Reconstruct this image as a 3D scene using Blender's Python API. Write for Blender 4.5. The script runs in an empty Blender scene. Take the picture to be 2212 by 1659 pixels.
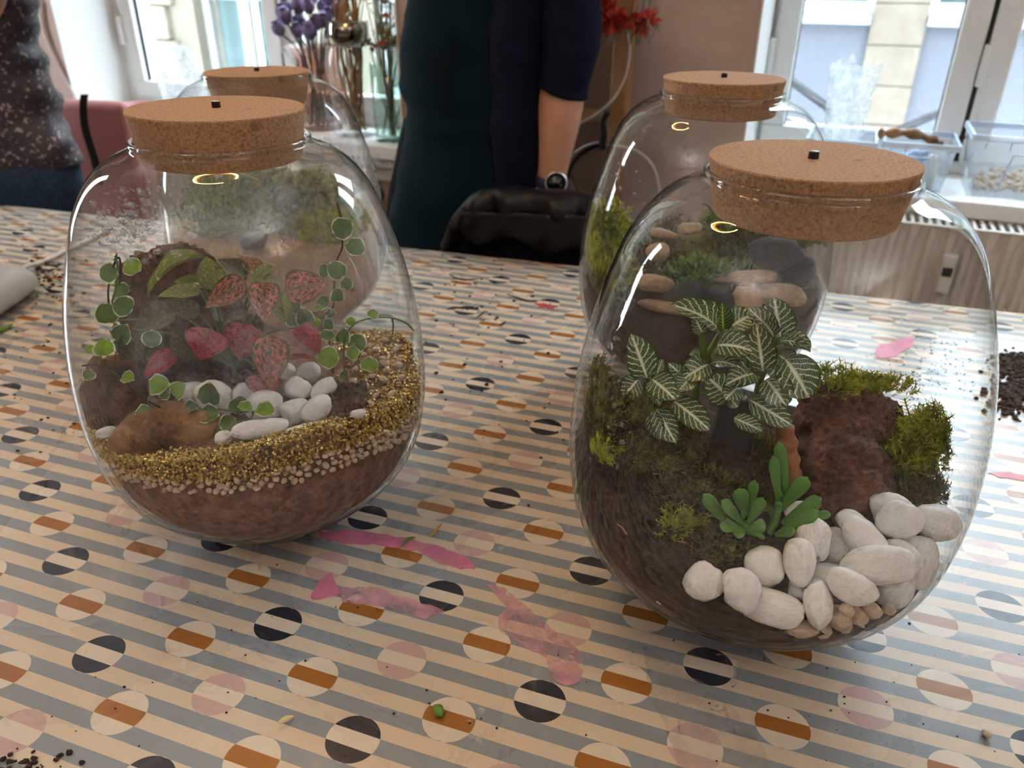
import bpy, bmesh, math, random
from mathutils import Vector, Matrix, noise

# ------------------------------------------------------------------ camera, light, exposure
scene = bpy.context.scene
col = scene.collection
TZ = 0.75                       # table height
FPX, PITCH, ROLL, HC = 1678.5, 0.48485, 0.00577, 0.45   # focal length in pixels, tilt, roll, height over the table
cam_data = bpy.data.cameras.new('camera')
cam = bpy.data.objects.new('camera', cam_data)
col.objects.link(cam)
cam.matrix_world = Matrix.Translation((0, 0, TZ + HC)) @ Matrix.Rotation(math.pi / 2 - PITCH, 4, 'X') @ Matrix.Rotation(ROLL, 4, 'Z')
cam_data.sensor_fit = 'HORIZONTAL'
cam_data.sensor_width = 36
cam_data.lens = FPX / 2212 * 36
cam_data.clip_start = 0.01
cam_data.dof.use_dof = True
cam_data.dof.focus_distance = 0.55
cam_data.dof.aperture_fstop = 9.0
scene.camera = cam

world = bpy.data.worlds.new('sky'); scene.world = world
world.use_nodes = True
bg = world.node_tree.nodes['Background']
bg.inputs[0].default_value = (0.77, 0.885, 1.0, 1)
bg.inputs[1].default_value = 6.0

scene.view_settings.view_transform = 'Standard'
scene.view_settings.look = 'None'
scene.view_settings.gamma = 1
scene.view_settings.use_curve_mapping = False
scene.view_settings.exposure = 1.78
cy = scene.cycles
cy.max_bounces = 6; cy.diffuse_bounces = 3; cy.glossy_bounces = 3; cy.transmission_bounces = 6
cy.transparent_max_bounces = 24
cy.use_adaptive_sampling = True; cy.adaptive_threshold = 0.10; cy.adaptive_min_samples = 12
cy.caustics_reflective = False; cy.caustics_refractive = False
cy.sample_clamp_indirect = 6
cy.use_denoising = True

# wall frame: s along the window wall, w outwards through the window, z up from the floor
WA = math.radians(-23)
WT = Vector((math.cos(WA), math.sin(WA), 0)); WN = Vector((-math.sin(WA), math.cos(WA), 0)); WM = Vector((0.310, 1.814, 0))
def W(s, w, z): return WM + WT * s + WN * w + Vector((0, 0, z))

def area(name, loc, rot, size, size_y, power, color, portal=False):
    l = bpy.data.lights.new(name, 'AREA'); l.shape = 'RECTANGLE'; l.size = size; l.size_y = size_y
    l.energy = power; l.color = color
    if portal: l.cycles.is_portal = True
    o = bpy.data.objects.new(name, l); col.objects.link(o); o.location = loc; o.rotation_euler = rot
    return o
for s0, s1 in ((-1.66, -0.64), (0.21, 1.30)):       # daylight enters through the two windows of this wall
    area('window_daylight', W((s0 + s1) / 2, 0.42, 1.45), (math.pi / 2, 0, WA + math.pi), s1 - s0, 1.35, 1, (1, 1, 1), True)
area('added_side_light', W(-2.98, -0.58, 1.5), (math.pi / 2, 0, WA - math.pi / 2), 0.30, 1.7, 3, (0.90, 0.95, 1.0))   # side light added for fill and bright streaks on the jars

# ------------------------------------------------------------------ helpers
rnd = random.Random(11)
def U(a, b): return rnd.uniform(a, b)
def srgb(r, g, b):
    f = lambda c: (c / 255) / 12.92 if c <= 10 else (((c / 255) + 0.055) / 1.055) ** 2.4
    return (f(r), f(g), f(b), 1)
def ray(u, v):
    c, s = math.cos(ROLL), math.sin(ROLL); du, dv = u - 1106, v - 829.5
    a = (c * du + s * dv) / FPX; b = (-s * du + c * dv) / FPX
    return Vector((a, math.cos(PITCH) - b * math.sin(PITCH), -math.sin(PITCH) - b * math.cos(PITCH)))
EYE = Vector((0, 0, TZ + HC))
def at_z(u, v, z):              # point on the level z (world) that the photo shows at pixel u, v
    d = ray(u, v); return EYE + d * ((z - EYE.z) / d.z)
def at_y(u, v, y):
    d = ray(u, v); return EYE + d * (y / d.y)
def at_w(u, v, w):              # point on a plane parallel to the window wall
    d = ray(u, v); return EYE + d * ((WM + WN * w - EYE).dot(WN) / d.dot(WN))
def sz(u, v, w):
    p = at_w(u, v, w); return (p - WM).dot(WT), p.z

class Nd:
    """small expression wrapper around shader math nodes"""
    def __init__(s, t, k): s.t, s.k = t, k
    def m(s, op, *a):
        n = s.t.nodes.new('ShaderNodeMath'); n.operation = op
        for i, x in enumerate((s,) + a):
            if isinstance(x, Nd): s.t.links.new(x.k, n.inputs[i])
            else: n.inputs[i].default_value = x
        return Nd(s.t, n.outputs[0])
    def __add__(s, o): return s.m('ADD', o)
    def __sub__(s, o): return s.m('SUBTRACT', o)
    def __mul__(s, o): return s.m('MULTIPLY', o)
    def __truediv__(s, o): return s.m('DIVIDE', o)
    def lt(s, o): return s.m('LESS_THAN', o)
    def gt(s, o): return s.m('GREATER_THAN', o)
    def abs(s): return s.m('ABSOLUTE')
    def sm(s, a, b):            # smooth step from a to b
        n = s.t.nodes.new('ShaderNodeMapRange'); n.interpolation_type = 'SMOOTHSTEP'
        s.t.links.new(s.k, n.inputs[0]); n.inputs[1].default_value = a; n.inputs[2].default_value = b
        return Nd(s.t, n.outputs[0])
class Mat:
    def __init__(s, name, rough=0.6, color=(0.5, 0.5, 0.5, 1), spec=0.5, **kw):
        s.m = bpy.data.materials.new(name); s.m.use_nodes = True; s.t = s.m.node_tree
        s.b = s.t.nodes['Principled BSDF']; s.out = s.t.nodes['Material Output']
        s.b.inputs['Roughness'].default_value = rough; s.b.inputs['Base Color'].default_value = color
        s.b.inputs['Specular IOR Level'].default_value = spec
        for k, v in kw.items(): s.b.inputs[k.replace('_', ' ')].default_value = v
    def n(s, typ, **kw):
        n = s.t.nodes.new('ShaderNode' + typ)
        for k, v in kw.items(): setattr(n, k, v)
        return n
    def coord(s, which='Object'): return s.n('TexCoord').outputs[which]
    def xyz(s, k):
        n = s.n('SeparateXYZ'); s.t.links.new(k, n.inputs[0]); return [Nd(s.t, o) for o in n.outputs]
    def noise(s, scale, detail=4, rough=0.6, vec=None, dist=0.0):
        n = s.n('TexNoise'); n.inputs['Scale'].default_value = scale; n.inputs['Detail'].default_value = detail
        n.inputs['Roughness'].default_value = rough; n.inputs['Distortion'].default_value = dist
        s.t.links.new(vec or s.coord(), n.inputs['Vector']); return Nd(s.t, n.outputs['Fac'])
    def voro(s, scale, feature='F1', vec=None, out='Distance', rand=1.0):
        n = s.n('TexVoronoi', feature=feature); n.inputs['Scale'].default_value = scale
        n.inputs['Randomness'].default_value = rand
        s.t.links.new(vec or s.coord(), n.inputs['Vector']); return Nd(s.t, n.outputs[out])
    def ramp(s, fac, stops):
        n = s.n('ValToRGB'); r = n.color_ramp
        while len(r.elements) < len(stops): r.elements.new(0.5)
        for e, (p, c) in zip(r.elements, stops): e.position = p; e.color = c
        s.t.links.new(fac.k, n.inputs[0]); return n.outputs[0]
    def mix(s, fac, a, b):
        n = s.n('Mix', data_type='RGBA')
        for i, x in ((0, fac), (6, a), (7, b)):
            if isinstance(x, Nd): s.t.links.new(x.k, n.inputs[i])
            elif isinstance(x, (tuple, float, int)): n.inputs[i].default_value = x
            else: s.t.links.new(x, n.inputs[i])
        return n.outputs[2]
    def set(s, name, k): s.t.links.new(k.k if isinstance(k, Nd) else k, s.b.inputs[name]); return s
    def bump(s, h, strength=0.3, dist=0.002):
        n = s.n('Bump'); n.inputs['Strength'].default_value = strength; n.inputs['Distance'].default_value = dist
        s.t.links.new(h.k, n.inputs['Height']); s.t.links.new(n.outputs[0], s.b.inputs['Normal']); return s
    def speckle(s, stops, scale, detail=5, rough=0.65, bump=0, dist=0.002, vec=None):
        f = s.noise(scale, detail, rough, vec); s.set('Base Color', s.ramp(f, stops))
        if bump: s.bump(f, bump, dist)
        return s

def tag(o, label=None, cat=None, group=None, kind=None):
    for k, v in (('label', label), ('category', cat), ('group', group), ('kind', kind)):
        if v: o[k] = v
    return o
def link(name, data, parent=None, loc=None, rot=None, scale=None):
    o = bpy.data.objects.new(name, data); col.objects.link(o)
    if parent: o.parent = parent
    if loc is not None: o.location = loc
    if rot is not None: o.rotation_euler = rot
    if scale is not None: o.scale = (scale,) * 3 if isinstance(scale, (int, float)) else scale
    return o
def thing(name, label, cat, loc=(0, 0, 0), rot=None, group=None, kind=None):
    return tag(link(name, None, None, loc, rot), label, cat, group, kind)

class MB:
    """collects vertices and faces of one mesh"""
    def __init__(s): s.v, s.f, s.uv = [], [], None
    def add(s, vs, fs):
        o = len(s.v); s.v += [tuple(p) for p in vs]; s.f += [tuple(i + o for i in q) for q in fs]; return s
    def box(s, c, d, M=None):
        c = Vector(c); x, y, z = (k / 2 for k in d)
        vs = [c + Vector(p) for p in ((-x,-y,-z),(x,-y,-z),(x,y,-z),(-x,y,-z),(-x,-y,z),(x,-y,z),(x,y,z),(-x,y,z))]
        if M: vs = [M @ p for p in vs]
        return s.add(vs, ((3,2,1,0),(4,5,6,7),(0,1,5,4),(1,2,6,5),(2,3,7,6),(3,0,4,7)))
    def wbox(s, s0, s1, w0, w1, z0, z1):     # box in wall coordinates
        vs = [W(a, b, c) for a, b, c in ((s0,w0,z0),(s1,w0,z0),(s1,w1,z0),(s0,w1,z0),(s0,w0,z1),(s1,w0,z1),(s1,w1,z1),(s0,w1,z1))]
        return s.add(vs, ((3,2,1,0),(4,5,6,7),(0,1,5,4),(1,2,6,5),(2,3,7,6),(3,0,4,7)))
    def lathe(s, prof, n=48, M=None, closed=False):
        vs = []; k = len(prof)
        for r, z in prof:
            for i in range(n):
                a = 2 * math.pi * i / n; vs.append(Vector((r * math.cos(a), r * math.sin(a), z)))
        fs = [(j * n + i, j * n + (i + 1) % n, (j + 1) * n + (i + 1) % n, (j + 1) * n + i) for j in range(k - 1) for i in range(n)]
        if closed: fs += [((k - 1) * n + i, (k - 1) * n + (i + 1) % n, (i + 1) % n, i) for i in range(n)]
        else: fs += [tuple(range(n - 1, -1, -1)), tuple((k - 1) * n + i for i in range(n))]
        if M: vs = [M @ p for p in vs]
        return s.add(vs, fs)
    def tube(s, pts, rad, n=8, cap=True):
        pts = [Vector(p) for p in pts]; k = len(pts)
        if not isinstance(rad, (list, tuple)): rad = [rad] * k
        up = Vector((0.31, 0.17, 0.93)); vs = []
        for j, p in enumerate(pts):
            t = (pts[min(j + 1, k - 1)] - pts[max(j - 1, 0)])
            t = t.normalized() if t.length > 1e-9 else Vector((0, 0, 1))
            a = t.cross(up)
            if a.length < 0.05: a = t.cross(Vector((1, 0, 0)))
            a.normalize(); b = t.cross(a); up = a.cross(t) * 1.0 if False else up
            vs += [p + (a * math.cos(2 * math.pi * i / n) + b * math.sin(2 * math.pi * i / n)) * rad[j] for i in range(n)]
        fs = [(j * n + i, (j + 1) * n + i, (j + 1) * n + (i + 1) % n, j * n + (i + 1) % n) for j in range(k - 1) for i in range(n)]
        if cap: fs += [tuple(range(n)), tuple((k - 1) * n + i for i in range(n - 1, -1, -1))]
        return s.add(vs, fs)
    def ico(s, c, r, sub=1, jit=0.0, sc=(1, 1, 1), M=None):
        key = (sub,)
        if key not in ICO:
            bm = bmesh.new(); bmesh.ops.create_icosphere(bm, subdivisions=sub, radius=1); bm.verts.ensure_lookup_table()
            ICO[key] = ([v.co.copy() for v in bm.verts], [tuple(v.index for v in f.verts) for f in bm.faces]); bm.free()
        vs, fs = ICO[key]; c = Vector(c); out = []
        for p in vs:
            q = Vector((p.x * sc[0], p.y * sc[1], p.z * sc[2])) * r * (1 + (U(-jit, jit) if jit else 0))
            out.append(c + (M @ q if M else q))
        return s.add(out, fs)
    def mesh(s, name, mat, smooth=True, bevel=0, seg=2):
        me = bpy.data.meshes.new(name); me.from_pydata(s.v, [], s.f)
        if bevel:
            bm = bmesh.new(); bm.from_mesh(me)
            bmesh.ops.bevel(bm, geom=bm.edges[:], offset=bevel, segments=seg, affect='EDGES', profile=0.5, clamp_overlap=True)
            bm.to_mesh(me); bm.free()
        if mat: me.materials.append(mat.m if isinstance(mat, Mat) else mat)
        if smooth: me.shade_smooth()
        me.update(); return me
    def obj(s, name, mat, parent=None, smooth=True, bevel=0, seg=2, **kw):
        o = link(name, s.mesh(name, mat, smooth, bevel, seg), parent, **kw)
        if smooth and bevel:
            o.data.set_sharp_from_angle(angle=math.radians(50))
        return o
ICO = {}
def sharp(o, deg=40): o.data.set_sharp_from_angle(angle=math.radians(deg)); return o
def spline(P, k=6):
    P = [Vector(p) for p in P]; out = []
    for i in range(len(P) - 1):
        a, b, c, d = P[max(i - 1, 0)], P[i], P[i + 1], P[min(i + 2, len(P) - 1)]
        for j in range(k):
            t = j / k
            out.append(0.5 * ((2 * b) + (c - a) * t + (2 * a - 5 * b + 4 * c - d) * t * t + (3 * b - a - 3 * c + d) * t ** 3))
    return out + [P[-1]]
def struct(name, mb, mat, parent=None, smooth=False, bevel=0):
    o = mb.obj(name, mat, parent, smooth, bevel)
    if not parent: o['kind'] = 'structure'
    return o

# ------------------------------------------------------------------ room shell
plaster = Mat('rose_plaster', 0.85); f = plaster.noise(9, 6, 0.7); plaster.set('Base Color', plaster.ramp(f, [(0.3, srgb(178, 156, 144)), (0.7, srgb(192, 172, 160))])); plaster.bump(plaster.noise(60, 5, 0.7), 0.25, 0.003)
white_paint = Mat('white_paint', 0.45, srgb(226, 226, 224)); white_paint.bump(white_paint.noise(30, 3), 0.06, 0.002)
frame_white = Mat('window_frame_white', 0.3, srgb(228, 229, 226))
ceil_mat = Mat('ceiling_paint', 0.9, srgb(232, 228, 222))
floor_mat = Mat('floor_wood', 0.5)
fx, fy, fz = floor_mat.xyz(floor_mat.coord())
floor_mat.set('Base Color', floor_mat.ramp(floor_mat.noise(3, 5, 0.6), [(0.3, srgb(112, 84, 62)), (0.7, srgb(142, 112, 86))]))
S0, S1, W0, CH = -3.0, 2.6, -4.4, 2.9
GW = 0.27                                    # depth of the window frames in the wall
SILL = 0.80
A0, A1 = -1.864, -0.672                      # first window opening along the wall
B0, B1 = 0.197, 1.36                         # second window opening
LINT = 2.15
mb = MB(); mb.wbox(S0, S1, W0, 0.45, -0.1, 0); struct('floor', mb, floor_mat)
mb = MB(); mb.wbox(S0, S1, W0, 0.45, CH, CH + 0.1); struct('ceiling', mb, ceil_mat)
mb = MB()
for a, b, z0, z1 in ((S0, A0, 0, CH), (A1, B0, 0, CH), (B1, S1, 0, CH), (A0, A1, 0, SILL - 0.04), (B0, B1, 0, SILL - 0.04), (A0, A1, LINT, CH), (B0, B1, LINT, CH)):
    mb.wbox(a, b, 0.05, 0.42, z0, z1)
struct('wall_back', mb, plaster)
mb = MB()
for a, b, z0, z1 in ((W0, -0.76, 0, CH), (-0.40, 0.45, 0, CH), (-0.76, -0.40, 0, 0.6), (-0.76, -0.40, 2.4, CH)):
    mb.wbox(S0 - 0.1, S0, a, b, z0, z1)
struct('wall_left', mb, plaster)
mb = MB(); mb.wbox(S1, S1 + 0.1, W0, 0.45, 0, CH); struct('wall_right', mb, plaster)
mb = MB(); mb.wbox(S0, S1, W0 - 0.1, W0, 0, CH); struct('wall_front', mb, plaster)
# white reveals lining the window niches, and the sills
n = 1
for a, b in ((A0, A1), (B0, B1)):
    mb = MB(); t = 0.004
    mb.wbox(a, a + t, 0.046, GW + 0.03, SILL - 0.01, LINT); mb.wbox(b - t, b, 0.046, GW + 0.03, SILL - 0.01, LINT); mb.wbox(a, b, 0.046, GW + 0.03, LINT - t, LINT)
    struct('trim_%d' % n, mb, white_paint); n += 1
    mb = MB(); mb.wbox(a - 0.03 if n < 4 else a - 0.02, b + 0.02, 0.0, 0.05, SILL - 0.035, SILL); mb.wbox(a, b, 0.05, 0.42, SILL - 0.035, SILL)
    struct('trim_%d' % n, mb, white_paint, bevel=0.004); n += 1
# moulding under the sills
for a, b in ((A0, A1), (B0, B1)):
    mb = MB(); mb.wbox(a, b, 0.02, 0.05, SILL - 0.06, SILL - 0.035); mb.wbox(a, b, 0.035, 0.05, SILL - 0.10, SILL - 0.06)
    struct('trim_%d' % n, mb, white_paint, bevel=0.003); n += 1

# glass of the windows: a thin clear pane
def thin_glass(name, tint, edge, fog=None, f0=0.04, rough=0.0):
    m = Mat(name); t = m.t; t.nodes.remove(m.b)
    lw = m.n('LayerWeight'); lw.inputs[0].default_value = 0.5; fac = Nd(t, lw.outputs['Facing'])
    fres = fac.m('POWER', 5.0) * (1 - f0) + f0
    tr = m.n('BsdfTransparent'); gl = m.n('BsdfGlossy'); gl.inputs['Roughness'].default_value = rough
    t.links.new(m.mix(fac.m('POWER', 6.0), tint, edge), tr.inputs[0])
    mx = m.n('MixShader'); t.links.new(fres.k, mx.inputs[0]); t.links.new(tr.outputs[0], mx.inputs[1]); t.links.new(gl.outputs[0], mx.inputs[2])
    last = mx.outputs[0]
    if fog:
        di = m.n('BsdfDiffuse'); tl = m.n('BsdfTranslucent'); ad = m.n('MixShader'); ad.inputs[0].default_value = 0.5
        di.inputs[0].default_value = tl.inputs[0].default_value = (0.86, 0.88, 0.88, 1)
        t.links.new(di.outputs[0], ad.inputs[1]); t.links.new(tl.outputs[0], ad.inputs[2])
        m2 = m.n('MixShader'); t.links.new(fog(m).k, m2.inputs[0]); t.links.new(last, m2.inputs[1]); t.links.new(ad.outputs[0], m2.inputs[2]); last = m2.outputs[0]
    t.links.new(last, m.out.inputs[0]); return m
pane_mat = thin_glass('window_pane', (0.97, 0.985, 0.98, 1), (0.8, 0.88, 0.86, 1))
metal_dark = Mat('dark_metal', 0.4, srgb(40, 40, 42), Metallic=0.6)
rubber = Mat('black_rubber', 0.6, srgb(18, 18, 19))
def window(idx, a, b, splits):
    w = tag(link('window_%d' % idx, None, None, W((a + b) / 2, GW, SILL)), kind='structure')
    inv = Matrix.Translation(-Vector(w.location))
    def part(name, mb, mat, bevel=0.003, parent=w):
        mb.v = [tuple(Vector(p) - Vector(w.location)) for p in mb.v]; return mb.obj(name, mat, parent, False, bevel)
    mb = MB(); fw = 0.035
    mb.wbox(a, b, GW, GW + 0.07, SILL, SILL + fw); mb.wbox(a, b, GW, GW + 0.07, LINT - fw, LINT)
    mb.wbox(a, a + fw, GW, GW + 0.07, SILL + fw, LINT - fw); mb.wbox(b - fw, b, GW, GW + 0.07, SILL + fw, LINT - fw)
    part('outer_frame', mb, frame_white)
    for c0, c1 in splits:
        q = 0.052; z0, z1 = SILL + 0.03, LINT - 0.03
        mb = MB(); mb.wbox(c0, c1, GW - 0.012, GW + 0.05, z0, z0 + q); mb.wbox(c0, c1, GW - 0.012, GW + 0.05, z1 - q, z1)
        mb.wbox(c0, c0 + q, GW - 0.012, GW + 0.05, z0 + q, z1 - q); mb.wbox(c1 - q, c1, GW - 0.012, GW + 0.05, z0 + q, z1 - q)
        cs = part('casement_frame', mb, frame_white, 0.005)
        mb = MB(); mb.wbox(c0 + q - 0.004, c1 - q + 0.004, GW + 0.018, GW + 0.022, z0 + q - 0.004, z1 - q + 0.004)
        part('pane', mb, pane_mat, 0, cs)
        mb = MB()
        for e in (c0 + q, c1 - q): mb.wbox(e - 0.002, e + 0.002, GW + 0.006, GW + 0.018, z0 + q, z1 - q)
        part('gasket', mb, rubber, 0, cs)
        for hz in (z0 + 0.16, z1 - 0.16):
            mb = MB(); mb.wbox(c0 - 0.008, c0 + 0.006, GW - 0.026, GW - 0.010, hz, hz + 0.085); part('hinge', mb, frame_white, 0.003, cs)
    for (c0, c1), (d0, d1) in zip(splits, splits[1:]):
        mb = MB(); mb.wbox(c1 - 0.002, d0 + 0.002, GW - 0.006, GW + 0.05, SILL + 0.03, LINT - 0.03); part('seal', mb, rubber, 0)
    return w
window(1, A0, A1, ((A0 + 0.035, -1.205), (-1.198, A1 - 0.035)))
window(2, B0, B1, ((B0 + 0.012, 0.641), (0.650, B1 - 0.03)))
# unseen left-wall window, added to let in the side light on the jars
w3 = tag(link('window_3', None, None, W(S0 - 0.06, -0.58, 0.6)), kind='structure')
for a, b, z0, z1 in ((-0.76, -0.40, 0.6, 0.66), (-0.76, -0.40, 2.34, 2.4), (-0.76, -0.72, 0.66, 2.34), (-0.44, -0.40, 0.66, 2.34)):
    mb = MB(); mb.wbox(S0 - 0.02, S0 + 0.03, a, b, z0, z1); mb.v = [tuple(Vector(p) - Vector(w3.location)) for p in mb.v]; mb.obj('frame_bar', frame_white, w3, False)

# ------------------------------------------------------------------ the street outside
FW_ = 4.5
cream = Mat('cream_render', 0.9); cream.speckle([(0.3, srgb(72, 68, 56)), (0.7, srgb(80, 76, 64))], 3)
grey_panel = Mat('grey_cladding', 0.5, srgb(56, 59, 67))
stone_tile = Mat('travertine', 0.6); stone_tile.speckle([(0.25, srgb(66, 57, 45)), (0.5, srgb(75, 67, 55)), (0.75, srgb(85, 77, 66))], 7, 6, 0.65, vec=stone_tile.n('NewGeometry').outputs['Position'])
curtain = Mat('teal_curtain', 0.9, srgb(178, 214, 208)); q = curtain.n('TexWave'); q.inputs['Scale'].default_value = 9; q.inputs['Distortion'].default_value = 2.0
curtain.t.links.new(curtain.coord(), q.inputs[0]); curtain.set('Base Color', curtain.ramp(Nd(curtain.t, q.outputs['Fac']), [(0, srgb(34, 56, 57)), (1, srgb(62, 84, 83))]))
dark_glass = Mat('dark_window_glass', 0.05, srgb(62, 74, 72), spec=0.8)
asphalt = Mat('asphalt', 0.9, srgb(120, 120, 120))
mb = MB(); mb.wbox(-14, 14, 0.42, 14, -4.1, -4.0); o = mb.obj('street_ground', asphalt, None, False); o['kind'] = 'structure'
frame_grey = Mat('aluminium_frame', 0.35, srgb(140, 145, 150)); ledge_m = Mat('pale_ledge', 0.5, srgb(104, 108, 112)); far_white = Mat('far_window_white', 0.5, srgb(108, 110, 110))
far_pane = thin_glass('far_pane', (0.97, 0.985, 0.98, 1), (0.8, 0.88, 0.86, 1), f0=0.008)
bl = thing('apartment_house', 'cream rendered house with white curtained windows seen through the window with vases', 'building', W(-5.2, FW_ + 0.2, -4))
def bpart(root, name, mb, mat, parent=None, bevel=0, smooth=False):
    mb.v = [tuple(Vector(p) - Vector(root.location)) for p in mb.v]
    return mb.obj(name, mat, parent or root, smooth, bevel)
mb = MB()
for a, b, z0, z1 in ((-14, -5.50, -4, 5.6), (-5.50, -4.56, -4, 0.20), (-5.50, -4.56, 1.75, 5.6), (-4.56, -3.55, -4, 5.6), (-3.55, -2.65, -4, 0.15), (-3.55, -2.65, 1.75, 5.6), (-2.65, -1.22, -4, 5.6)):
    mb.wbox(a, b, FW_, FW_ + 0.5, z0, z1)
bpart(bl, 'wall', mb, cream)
for a, b in ((-5.50, -4.56), (-3.55, -2.65)):
    mid = (a + b) / 2 + 0.02
    mb = MB()
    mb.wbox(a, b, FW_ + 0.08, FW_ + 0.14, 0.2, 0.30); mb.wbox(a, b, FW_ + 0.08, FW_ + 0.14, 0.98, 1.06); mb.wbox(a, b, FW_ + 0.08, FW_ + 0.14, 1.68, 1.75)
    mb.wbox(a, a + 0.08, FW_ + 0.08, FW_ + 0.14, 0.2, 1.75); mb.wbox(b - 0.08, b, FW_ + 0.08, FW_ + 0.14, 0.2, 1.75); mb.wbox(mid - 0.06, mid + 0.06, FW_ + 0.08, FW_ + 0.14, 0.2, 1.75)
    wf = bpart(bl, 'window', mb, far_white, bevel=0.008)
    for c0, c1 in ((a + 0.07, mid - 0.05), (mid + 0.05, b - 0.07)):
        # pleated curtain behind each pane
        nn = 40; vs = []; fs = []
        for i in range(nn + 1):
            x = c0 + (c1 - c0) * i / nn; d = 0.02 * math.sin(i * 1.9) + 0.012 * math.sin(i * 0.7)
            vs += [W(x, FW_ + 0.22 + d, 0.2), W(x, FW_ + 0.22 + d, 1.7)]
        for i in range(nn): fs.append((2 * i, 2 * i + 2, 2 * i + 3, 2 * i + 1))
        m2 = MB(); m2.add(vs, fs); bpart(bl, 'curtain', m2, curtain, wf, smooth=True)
        m2 = MB(); m2.wbox(c0, c1, FW_ + 0.105, FW_ + 0.11, 0.28, 1.7); bpart(bl, 'pane', m2, far_pane, wf)
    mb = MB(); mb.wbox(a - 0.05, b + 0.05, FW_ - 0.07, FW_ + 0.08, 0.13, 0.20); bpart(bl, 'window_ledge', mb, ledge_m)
for a, b in ((-5.56, -5.50), (-4.56, -4.50)):
    mb = MB(); mb.wbox(a, b, FW_ - 0.03, FW_, 0.0, 1.8); bpart(bl, 'window_surround', mb, cream)
rough_stone = Mat('rough_quoin_stone', 0.9); rough_stone.speckle([(0.3, srgb(70, 60, 49)), (0.6, srgb(92, 82, 69))], 6, 6, 0.7, 0.8, 0.02, rough_stone.n('NewGeometry').outputs['Position'])
z = -0.4
for i in range(8):
    h = 0.30 + 0.04 * (i % 3); wd = 0.22 if i % 2 else 0.30
    mb = MB(); mb.wbox(-6.05, -6.05 + wd, FW_ - 0.06 - 0.01 * (i % 2), FW_ + 0.02, z + 0.006, z + h - 0.006); bpart(bl, 'stone', mb, rough_stone, bevel=0.02); z += h
# right-hand building: grey cladding, stone pier of big tiles, windows with pale ledges, handrail
br = thing('office_building', 'pale grey clad building with a stone tiled pier seen through the window with storage boxes', 'building', W(1.5, FW_ + 0.3, -4))
mb = MB()
for a, b, z0, z1 in ((-1.19, -0.75, -4, 5.6), (-0.75, 0.385, -4, 0.97), (0.385, 0.70, -4, 5.6), (0.72, 1.9, -4, 0.97), (0.385, 0.72, -4, 5.6), (1.9, 2.5, -4, 5.6), (2.5, 3.8, -4, 0.97), (3.8, 14, -4, 5.6)):
    mb.wbox(a, b, FW_, FW_ + 0.3, z0, z1)
bpart(br, 'cladding', mb, grey_panel)
for a, b in ((-0.75, 0.385), (0.72, 1.9), (2.5, 3.8)):
    mb = MB(); mb.wbox(a, b, FW_ + 0.02, FW_ + 0.10, 0.97, 1.05); mb.wbox(a, a + 0.05, FW_ + 0.02, FW_ + 0.10, 1.05, 3.0); mb.wbox(b - 0.05, b, FW_ + 0.02, FW_ + 0.10, 1.05, 3.0); mb.wbox(a, b, FW_ + 0.02, FW_ + 0.10, 2.95, 3.0)
    wf = bpart(br, 'window', mb, frame_grey)
    mb = MB(); mb.wbox(a + 0.05, b - 0.05, FW_ + 0.06, FW_ + 0.07, 1.05, 2.95); bpart(br, 'pane', mb, dark_glass, wf)
    mb = MB(); mb.wbox(a + 0.005, b - 0.005, FW_ - 0.09, FW_ + 0.02, 0.915, 0.97); bpart(br, 'window_ledge', mb, ledge_m)
for a, b in ((0.385, 0.72), (1.92, 2.48)):
    z = 0.282
    for i in range(-3, 10):
        mb = MB(); mb.wbox(a, b, FW_ - 0.045, FW_, 0.535 + 0.256 * i + 0.003, 0.535 + 0.256 * (i + 1) - 0.003); bpart(br, 'tile', mb, stone_tile, bevel=0.002)
# handrails beside an outside stair
rail_p = [sz(1705, 172, 3.2), sz(1760, 212, 3.2)]; rail_q = [sz(1960, 273, 3.2), sz(2058, 232, 3.2)]
def rail(p, q, label):
    a, b = Vector((p[0], p[1])), Vector((q[0], q[1])); d = (b - a); a2 = a - d * 0.6; b2 = b + d * 0.6
    t = thing('handrail', label, 'handrail', W((a2.x + b2.x) / 2, 3.2, -4))
    mb = MB(); mb.tube([W(a2.x, 3.2, a2.y), W(b2.x, 3.2, b2.y)], 0.022, 8); bpart(t, 'rail', mb, metal_dark, smooth=True)
    for e in (a2, b2):
        mb = MB(); mb.tube([W(e.x, 3.2, -4), W(e.x, 3.2, e.y)], 0.018, 8); bpart(t, 'post', mb, metal_dark, smooth=True)
rail(rail_p[0], rail_p[1], 'dark metal handrail sloping down towards the stone pier, behind the limp plastic bag')
rail(rail_q[0], rail_q[1], 'dark metal handrail rising away from the stone pier, above the driftwood')

# ------------------------------------------------------------------ table and oilcloth
EA = math.radians(-17.31); ET = Vector((math.cos(EA), math.sin(EA), 0)); EN = Vector((-math.sin(EA), math.cos(EA), 0)); EB = Vector((0.115, 1.297, 0))
def Tb(a, b, z): return EB + ET * a + EN * b + Vector((0, 0, z))
wood = Mat('table_wood', 0.5); wood.speckle([(0.3, srgb(120, 86, 56)), (0.7, srgb(160, 120, 82))], 6)
tb = thing('work_table', 'large wooden work table under the striped oilcloth', 'table', Tb(0, -0.68, 0))
mb = MB(); L0, L1, D0, D1 = -1.45, 1.15, -1.38, -0.004
mb.add([Tb(a, b, z) for z in (TZ - 0.034, TZ - 0.0022) for a, b in ((L0, D0), (L1, D0), (L1, D1), (L0, D1))], ((3,2,1,0),(4,5,6,7),(0,1,5,4),(1,2,6,5),(2,3,7,6),(3,0,4,7)))
bpart(tb, 'tabletop', mb, wood)
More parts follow.
